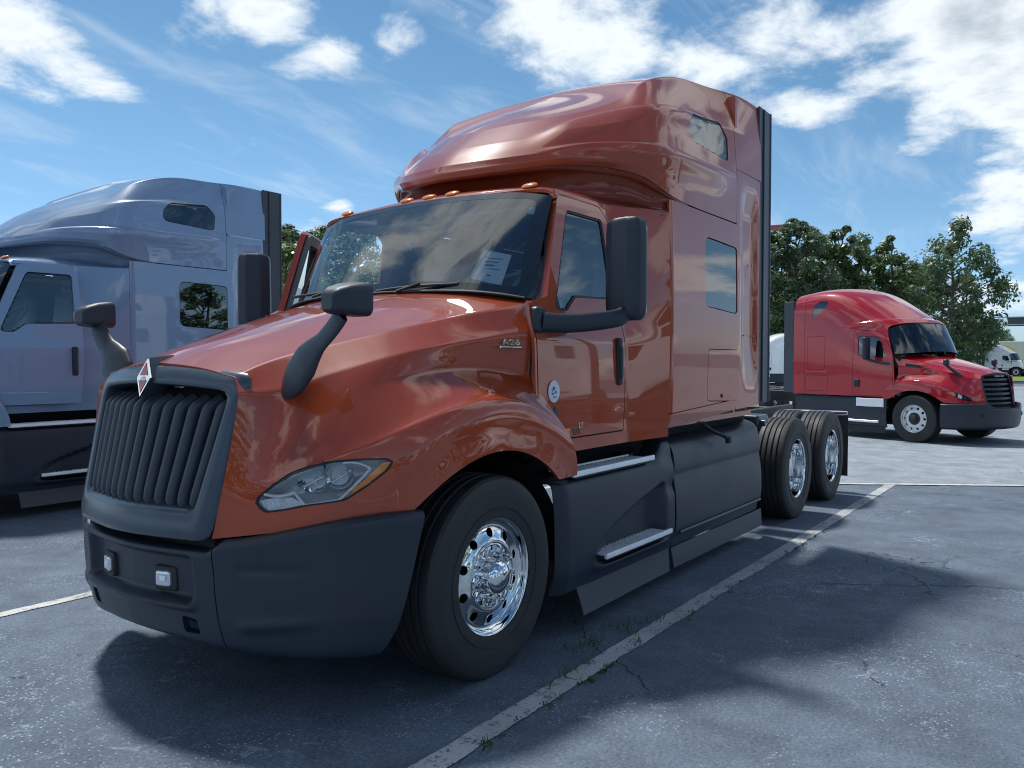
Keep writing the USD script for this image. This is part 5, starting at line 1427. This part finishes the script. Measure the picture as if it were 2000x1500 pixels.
    # cab and sleeper as one sheet
    N = np.array([
        [(-.45, 1.19, .93), (-.46, 1.195, 1.5), (-.58, 1.155, 2.05), (-.73, 1.06, 2.41), (-.62, .93, 2.50), (-.50, .55, 2.54), (-.44, 0, 2.55)],
        [(-.95, 1.20, .93), (-.95, 1.205, 1.5), (-1.0, 1.175, 2.1), (-1.06, 1.10, 2.47), (-.99, .97, 2.67), (-.86, .60, 2.76), (-.78, 0, 2.79)],
        [(-1.5, 1.21, .93), (-1.5, 1.215, 1.5), (-1.5, 1.205, 2.1), (-1.5, 1.165, 2.60), (-1.45, 1.02, 2.96), (-1.35, .64, 3.08), (-1.28, 0, 3.11)],
        [(-2.05, 1.22, .93), (-2.05, 1.222, 1.5), (-2.05, 1.215, 2.1), (-2.05, 1.195, 2.70), (-2.05, 1.08, 3.20), (-1.98, .68, 3.38), (-1.93, 0, 3.41)],
        [(-2.6, 1.22, .93), (-2.6, 1.222, 1.5), (-2.6, 1.22, 2.1), (-2.6, 1.205, 2.70), (-2.6, 1.12, 3.24), (-2.6, .70, 3.42), (-2.6, 0, 3.44)],
        [(-3.12, 1.22, .93), (-3.12, 1.222, 1.5), (-3.12, 1.22, 2.1), (-3.12, 1.21, 2.70), (-3.12, 1.14, 3.20), (-3.12, .72, 3.34), (-3.12, 0, 3.36)]])
    B = grid(bspl(N, 120, 130, 1, .8))
    B = B if B.normals().mean(0)[1] > 0 else Geo(B.V, B.F[:, ::-1])
    # a shelf line above the windshield sweeps back over the door
    nB0 = B.normals(); zsh = np.interp(-B.V[:, 0], [.4, .8, 1.3, 1.9], [2.62, 2.60, 2.55, 2.50]); dsh = B.V[:, 2] - zsh
    B.V = B.V + nB0 * (.028 * np.where(dsh < 0, np.exp(-(dsh / .10) ** 2), np.exp(-(dsh / .025) ** 2)) * smoothstep(-1.9, -1.2, B.V[:, 0]))[:, None]
    q = B.V[:, [0, 2]]; sd = B.V[:, 1] > .9
    door = rounded([(-.50, .95), (-.50, 1.85), (-.60, 2.02), (-.80, 2.34), (-1.40, 2.42), (-1.47, 2.35), (-1.47, .95)], .05)
    win = rounded([(-.66, 1.80), (-.74, 1.78), (-1.34, 1.84), (-1.36, 2.28), (-.86, 2.24)], .05)
    uwin = rounded([(-2.62, 2.64), (-2.22, 2.98), (-2.16, 3.09), (-2.40, 3.12), (-2.56, 3.0)], .05)
    h1 = rounded([(-2.72, 1.52), (-2.22, 1.52), (-2.22, 2.28), (-2.72, 2.28)], .04)
    h2 = rounded([(-2.76, 1.02), (-2.14, 1.02), (-2.14, 1.38), (-2.76, 1.38)], .04)
    seam = np.abs(q[:, 0] + 2.80) - .004
    D = {k: np.where(sd, sdf(q, v), -1) for k, v in dict(door=door, win=win, uwin=uwin, h1=h1, h2=h2).items()}
    body = clip(B, np.minimum.reduce([-(D['door'] + .004), -D['uwin'], -(D['h1'] + .004), -(D['h2'] + .004)]))
    front = clip(body, body.V[:, 0] + 2.795); rear = clip(body, -2.803 - body.V[:, 0])
    two = lambda g: g + g.mirror()
    T.append(Part('cab', two(solid(front, .02)), 'PAINT')); T.append(Part('side_fairing', two(solid(rear, .02)), 'PAINT'))
    for s in (1, -1):
        mk = (lambda g: g) if s > 0 else (lambda g: g.mirror())
        nB = B.normals()
        T.append(Part('door', mk(solid(clip(B, np.minimum(D['door'] - .004, -D['win'])), .03)), 'PAINT', None,
                      [Part('window', mk(solid(clip(Geo(B.V - nB * .01, B.F), D['win'] - .006), .005)), 'tint_glass'), Part('window_seal', mk(solid(clip(Geo(B.V - nB * .003, B.F), np.minimum(D['win'] - .0005, .014 - D['win'])), .02)), 'black_rubber'),
                       Part('door_handle', mk(rblock((-1.36, 1.222, 1.22), (.13, .03, .17), .03)), 'black_rubber'),
                       Part('mirror_head', mk(rblock((-.98, 1.42, 1.99), (.10, .20, .50), .05)), 'dark_plastic'), Part('mirror_arm', mk(tube(smooth_path([(-.58, 1.17, 1.66), (-.75, 1.28, 1.68), (-.98, 1.42, 1.76)], 10), (.035, .03), 8)), 'dark_plastic')]))
        T.append(Part('upper_window', mk(solid(clip(Geo(B.V - nB * .006, B.F), D['uwin'] - .004), .006)), 'tint_glass'))
        T.append(Part('luggage_door', mk(solid(clip(B, D['h1'] - .003), .02)), 'PAINT')); T.append(Part('luggage_door', mk(solid(clip(B, D['h2'] - .003), .02)), 'PAINT'))
        ridge = tube([(-2.76, 1.226, 1.45), (-2.14, 1.226, 1.45)], .012, 6)
        T.append(Part('body_line', mk(ridge), 'PAINT'))
        T.append(Part('side_extender', mk(rblock((-3.28, 1.20, 2.05), (.30, .025, 2.20), .01, 2)), 'grey_plastic'))
        hm = rblock((.50, .88, 1.68), (.10, .13, .14), .045)
        st = tube(smooth_path([(.50, .88, 1.62), (.62, .80, 1.50), (.74, .72, 1.38)], 10), .03, 8, rr=np.linspace(.8, 1.4, 10))
        T.append(Part('hood_mirror', mk(hm), 'dark_plastic', None, [Part('mirror_stalk', mk(st), 'dark_plastic')]))
        # skirts and steps
        pr = [(1.15, .93), (1.20, .90), (1.215, .80), (1.225, .55), (1.215, .36), (1.18, .27)]
        P = np.stack([np.array([(x_, y_, z_) for y_, z_ in pr]) for x_ in (-.62, -1.4, -2.2, -3.05)], 0)
        g = grid(bspl(P, 20, 24, 1, .7)); g = g if g.normals().mean(0)[1] > 0 else Geo(g.V, g.F[:, ::-1])
        T.append(Part('chassis_skirt', mk(solid(g, .02)), 'dark_plastic', None, [Part('upper_step', mk(box((-1.02, 1.226, .80), (.68, .03, .18), .006)), 'lamp_white'), Part('lower_step', mk(box((-1.22, 1.24, .385), (.86, .06, .05), .008)), 'tread_metal'),
                                                                           Part('skirt_flap', mk(box((-1.9, 1.19, .21), (2.5, .012, .14))), 'black_rubber')]))
        T.append(Part('frame_rail', box((-3.4, .43 * s, .82), (7.0, .08, .27), .01), 'chassis_metal'))
    bs = np.array([(-.12, 0, 1.92), (-.14, .4, 1.91), (-.24, .75, 1.89), (-.40, .98, 1.875), (-.52, 1.10, 1.86)]); tp = np.array([(-.45, 0, 2.54), (-.47, .4, 2.535), (-.53, .7, 2.51), (-.62, .92, 2.47), (-.74, 1.05, 2.40)])
    wn = np.stack([bs, (bs + tp) / 2 + [.015, 0, .01], tp], 0); wn = np.concatenate([wn[:, :0:-1] * [1, -1, 1], wn], 1)
    W = grid(bspl(wn, 24, 80, 1, .8)); W = W if W.normals().mean(0)[0] > 0 else Geo(W.V, W.F[:, ::-1])
    T.append(Part('windshield', solid(W, .006), 'frit_glass'))
    T.append(Part('sleeper_back', box((-3.05, 0, 2.0), (.04, 2.36, 2.2)), 'PAINT'))
    T.append(Part('cab_floor', box((-1.7, 0, 1.0), (2.7, 2.3, .05)), 'cabin_dark'))
    T.append(Part('dashboard', rblock((-.62, 0, 1.70), (.35, 1.9, .32), .08), 'cabin_dark'))
    T.append(Part('firewall', box((-.45, 0, 1.35), (.04, 2.1, .9)), 'black_void'))
    T.append(Part('front_axle', box((0, 0, .42), (.11, 1.9, .13), .02), 'chassis_metal'))
    # wheels
    ty = [(.292, -.14), (.40, -.155), (.47, -.15), (.498, -.13), (.505, -.09), (.505, .09), (.498, .13), (.47, .15), (.40, .155), (.292, .14)]
    tg = lathe(ty, 48); tg = tg if trimesh.Trimesh(tg.V, tg.F).volume > 0 else Geo(tg.V, tg.F[:, ::-1]); tg = sharp(tg, 30)
    face = lathe(smooth_path([(.30, .135), (.285, .135), (.265, .09), (.22, .095), (.17, .115), (.13, .11), (.12, .10)], 24), 120)
    face = face if face.normals()[:, 1].mean() > 0 else Geo(face.V, face.F[:, ::-1])
    dd = np.full(len(face.V), 1.0)
    for k in range(10):
        a = 2 * math.pi * k / 10; dd = np.minimum(dd, np.hypot(face.V[:, 0] - .222 * math.cos(a), face.V[:, 2] - .222 * math.sin(a)) - .026)
    face = solid(clip(face, dd), .01)
    hub = lathe([(.13, .08), (.13, .11), (.075, .12), (.075, .165), (.05, .18), (1e-4, .182)], 28); hub = hub if hub.normals()[:, 1].mean() > 0 else Geo(hub.V, hub.F[:, ::-1]); hub = sharp(hub, 35)
    dr = lathe([(.285, -.05), (.285, .05), (.1, .06)], 28)
    for s in (1, -1):
        mk = (lambda g: g) if s > 0 else (lambda g: g.mirror())
        for x_, y_ in ((0, 1.06), (-4.5, 1.06), (-5.8, 1.06)):
            at_ = lambda g: mk(g).move((x_, y_ * s, .5))
            T.append(Part('front_wheel' if x_ == 0 else 'rear_wheel', at_(face), 'white_wheel', None, [Part('tyre', at_(tg), 'tyre_rubber'), Part('hub', at_(hub), 'chassis_metal' if x_ == 0 else 'aluminium'), Part('brake_drum', at_(dr + Geo(dr.V, dr.F[:, ::-1])), 'black_void')]))
    return T


M['frit_glass'] = window_glass('frit_glass', (0.25, 0.33, 0.36), 0.04)

# ------------------------------------------------------------------ far things
def box_trailer(p, L, W, z0, z1, oval=True):
    body = box((0, 0, (z0 + z1) / 2), (L, W, z1 - z0), .04)
    put(p, 'trailer_box', body, 'trailer_cream')
    for i in range(4):
        tg = lathe([(.2, -.14), (.45, -.15), (.5, -.1), (.5, .1), (.45, .15), (.2, .14), (1e-3, .1)], 20)
        put(p, 'wheel', sharp(tg).move((-L / 2 + 1.2 + 1.25 * (i // 2), (W / 2 - .2) * (1 if i % 2 else -1), .5)), 'tyre_rubber')
    put(p, 'landing_leg', box((L / 2 - 2.4, W / 2 - .4, z0 / 2), (.14, .14, z0), .01), 'chassis_metal')
    put(p, 'landing_leg', box((L / 2 - 2.4, -W / 2 + .4, z0 / 2), (.14, .14, z0), .01), 'chassis_metal')
    put(p, 'underframe', box((0, 0, z0 - .12), (L - .6, .9, .2), .02), 'chassis_metal')
    for s in (1, -1):
        a = np.linspace(0, 2 * math.pi, 40, endpoint=False)
        e = extrude(np.stack([1.5 * np.cos(a), .75 * np.sin(a)], 1), .02, 'xz').move((1.5, (W / 2 + .012) * s - .01, (z0 + z1) / 2 + .25))
        put(p, 'yellow_oval', e, 'sign_yellow')
        st = extrude(np.array([(-1.0, -.15), (1.0, -.15), (1.0, .2), (-1.0, .2)]), .02, 'xz').move((1.5, (W / 2 + .03) * s - .01, (z0 + z1) / 2 + .25))
        put(p, 'oval_band', st, 'sign_orange')


M['trailer_cream'] = plain('trailer_cream', (.60, .58, .50), .5, vary=.08)
M['sign_yellow'] = plain('sign_yellow', (.75, .50, .03), .5)
M['sign_orange'] = plain('sign_orange', (.70, .32, .05), .5)
M['sign_red'] = plain('sign_red', (.35, .06, .07), .5)
M['sign_white'] = plain('sign_white', (.6, .6, .62), .5)
M['sign_green'] = plain('sign_green', (.05, .055, .075), .5)
M['galvanised'] = plain('galvanised', (.36, .37, .39), .5, metal=.4)
M['grass'] = leaf_look('grass', (.07, .12, .015), (.17, .26, .035))
M['grass_ground'] = plain('grass_ground', (.12, .20, .03), .9, vary=.25, vscale=.6)

# ------------------------------------------------------------------ the vehicles
main = thing('semi_truck', 'orange sleeper semi truck with dark grille and bumper, large in the foreground', 'truck')
emit(main, build_truck(0.0, math.radians(36), q_=.85), 'orange_paint')
left = thing('semi_truck', 'silver blue sleeper semi truck at the left edge with its door ajar', 'truck', loc=(.385, -6.27, 0), rz=.035)
TRUCK2 = build_truck(math.radians(7), 0.0, False, q_=.5)
emit(left, TRUCK2, 'silver_paint')
white = thing('semi_truck', 'white sleeper semi truck mirrored in the door window of the orange truck', 'truck', loc=(-6.5, 7.8, 0))
emit(white, TRUCK2, 'white_paint')

RED = build_red()
wx, wy = -15.60, .62
hd = math.radians(66)
# the visible front wheel stands at (wx, wy); the truck's origin is the middle of its front axle
rx, ry = wx - 1.06 * math.sin(hd), wy + 1.06 * math.cos(hd)
red = thing('semi_truck', 'bright red sleeper semi truck with black grille behind on the right, facing right', 'truck', loc=(rx, ry, -.14), rz=hd)
emit(red, RED, 'red_paint')
x, y = at_pixel(1452, 51)
w2 = thing('semi_truck', 'white semi truck mostly hidden between the orange sleeper and the red truck', 'truck', loc=(x, y, -.14), rz=math.radians(300))
emit(w2, RED, 'white_paint')
x, y = at_pixel(1992, 88)
w3 = thing('semi_truck', 'far white semi truck at the right edge in front of the cream trailer', 'truck', loc=(x, y, -.14), rz=math.radians(75))
_w3 = stage.GetPrimAtPath(w3); _w3.GetReferences().AddInternalReference(w2); _w3.SetInstanceable(True)     # the same kind of truck once more
x, y = at_pixel(1925, 97)
tr = thing('trailer', 'cream box trailer with a yellow oval sign far behind the red hood', 'trailer', loc=(x, y, -.14), rz=math.radians(88))
box_trailer(tr, 9.0, 2.5, 1.15, 4.0)

# pylon sign just past the sleeper, gantry sign and lamp arm at the right edge
x, y = at_pixel(1510, 88)
sg = thing('pylon_sign', 'tall red and white pylon sign peeking out beside the orange sleeper', 'sign', loc=(x, y, -.14), rz=math.radians(190))
put(sg, 'pole', tube([(0, 0, 0), (0, 0, 14.2)], .22, 10), 'galvanised')
for k, (z0, z1, m_) in enumerate(((13.9, 14.5, 'sign_white'), (14.55, 15.2, 'sign_red'), (15.25, 15.75, 'sign_white'), (15.8, 16.4, 'sign_red'))):
    put(sg, 'sign_panel', box((0, 0, (z0 + z1) / 2), (.35, 2.2, z1 - z0), .03), m_)
x, y = at_pixel(1988, 150)
gs = thing('highway_sign', 'dark highway gantry sign over the road at the right edge', 'sign', loc=(x, y, -.14), rz=math.radians(10))
put(gs, 'sign_panel', box((0, 0, 9.0), (.15, 3.6, 1.7), .02), 'sign_green')
put(gs, 'sign_panel', box((0, 3.9, 9.1), (.15, 3.6, 1.7), .02), 'sign_green')
for z in (8.4, 9.8):
    put(gs, 'truss_bar', tube([(.4, -14, z), (.4, 9, z)], .12, 6), 'galvanised')
put(gs, 'post', tube([(.4, 9, 0), (.4, 9, 10)], .2, 8), 'galvanised'); put(gs, 'post', tube([(.4, -14, 0), (.4, -14, 10)], .2, 8), 'galvanised')
x, y = at_pixel(2012, 60)
lp = thing('street_lamp', 'street lamp whose arm reaches in at the right edge below the clouds', 'street lamp', loc=(x, y, -.14), rz=math.radians(100))
put(lp, 'pole', tube([(0, 0, 0), (0, 0, 6.9)], .09, 8), 'galvanised'); put(lp, 'arm', tube([(0, 0, 6.8), (0.0, 0, 6.9), (.8, 0, 6.95)], .04, 6), 'galvanised'); put(lp, 'lamp_head', rblock((1.0, 0, 6.93), (.55, .22, .09), .04), 'dark_plastic')

# grass: the verge at the far right and weeds in the pavement
x, y = at_pixel(2020, 66)
c0 = np.array(at_pixel(1975, 66)); c1 = np.array(at_pixel(2300, 60)); c2 = np.array(at_pixel(2500, 150)); c3 = np.array(at_pixel(1980, 150))
vp = sheet_poly('verge', [c0, c1, c2, c3], -.10, 'grass_ground', 'bright green grass verge at the right edge')


def tufts(name, spots, label, hgt, seed, material='grass'):
    rng = np.random.default_rng(seed)
    Vs, Fs, k = [], [], 0
    for sx, sy, n, r_ in spots:
        for _ in range(n):
            a = rng.random() * 6.283; d_ = r_ * math.sqrt(rng.random())
            b = np.array([sx + d_ * math.cos(a), sy + d_ * math.sin(a), 0])
            h_ = hgt * (.35 + .9 * rng.random()); w_ = .0022 + .002 * rng.random(); t = rng.normal(0, .45, 2) * h_
            a2 = rng.random() * 6.283; o = np.array([math.cos(a2) * w_, math.sin(a2) * w_, 0])
            m_ = b + [t[0] * .4, t[1] * .4, h_ * .6]; e = b + [t[0], t[1], h_ * .95]
            Vs += [b - o, b + o, m_ + o * .8, m_ - o * .8, e]; Fs += [[k, k + 1, k + 2], [k, k + 2, k + 3], [k + 3, k + 2, k + 4]]; k += 5
    p = put('/World', name, Geo(np.array(Vs), np.array(Fs)), material)
    tagp(p, label, 'weeds', kind='stuff')


rng = np.random.default_rng(9)
sp1 = [(-.80 + rng.normal(0, .22), 1.36 + rng.normal(0, .07), 10, .07) for _ in range(9)] + [(-.2 + rng.normal(0, .12), 1.50, 4, .03) for _ in range(5)]
tufts('weeds', sp1, 'sparse grass weeds growing by the line beside the step panel', .055, 1)
sp2 = [(x_, 1.612 + rng.normal(0, .012), int(4 + 9 * rng.random()), .025) for x_ in np.concatenate([rng.uniform(-.6, 1.4, 26), rng.uniform(-4.5, -.6, 14)])]
tufts('moss', sp2, 'low green moss and weeds along the edge of the stall line', .028, 2)
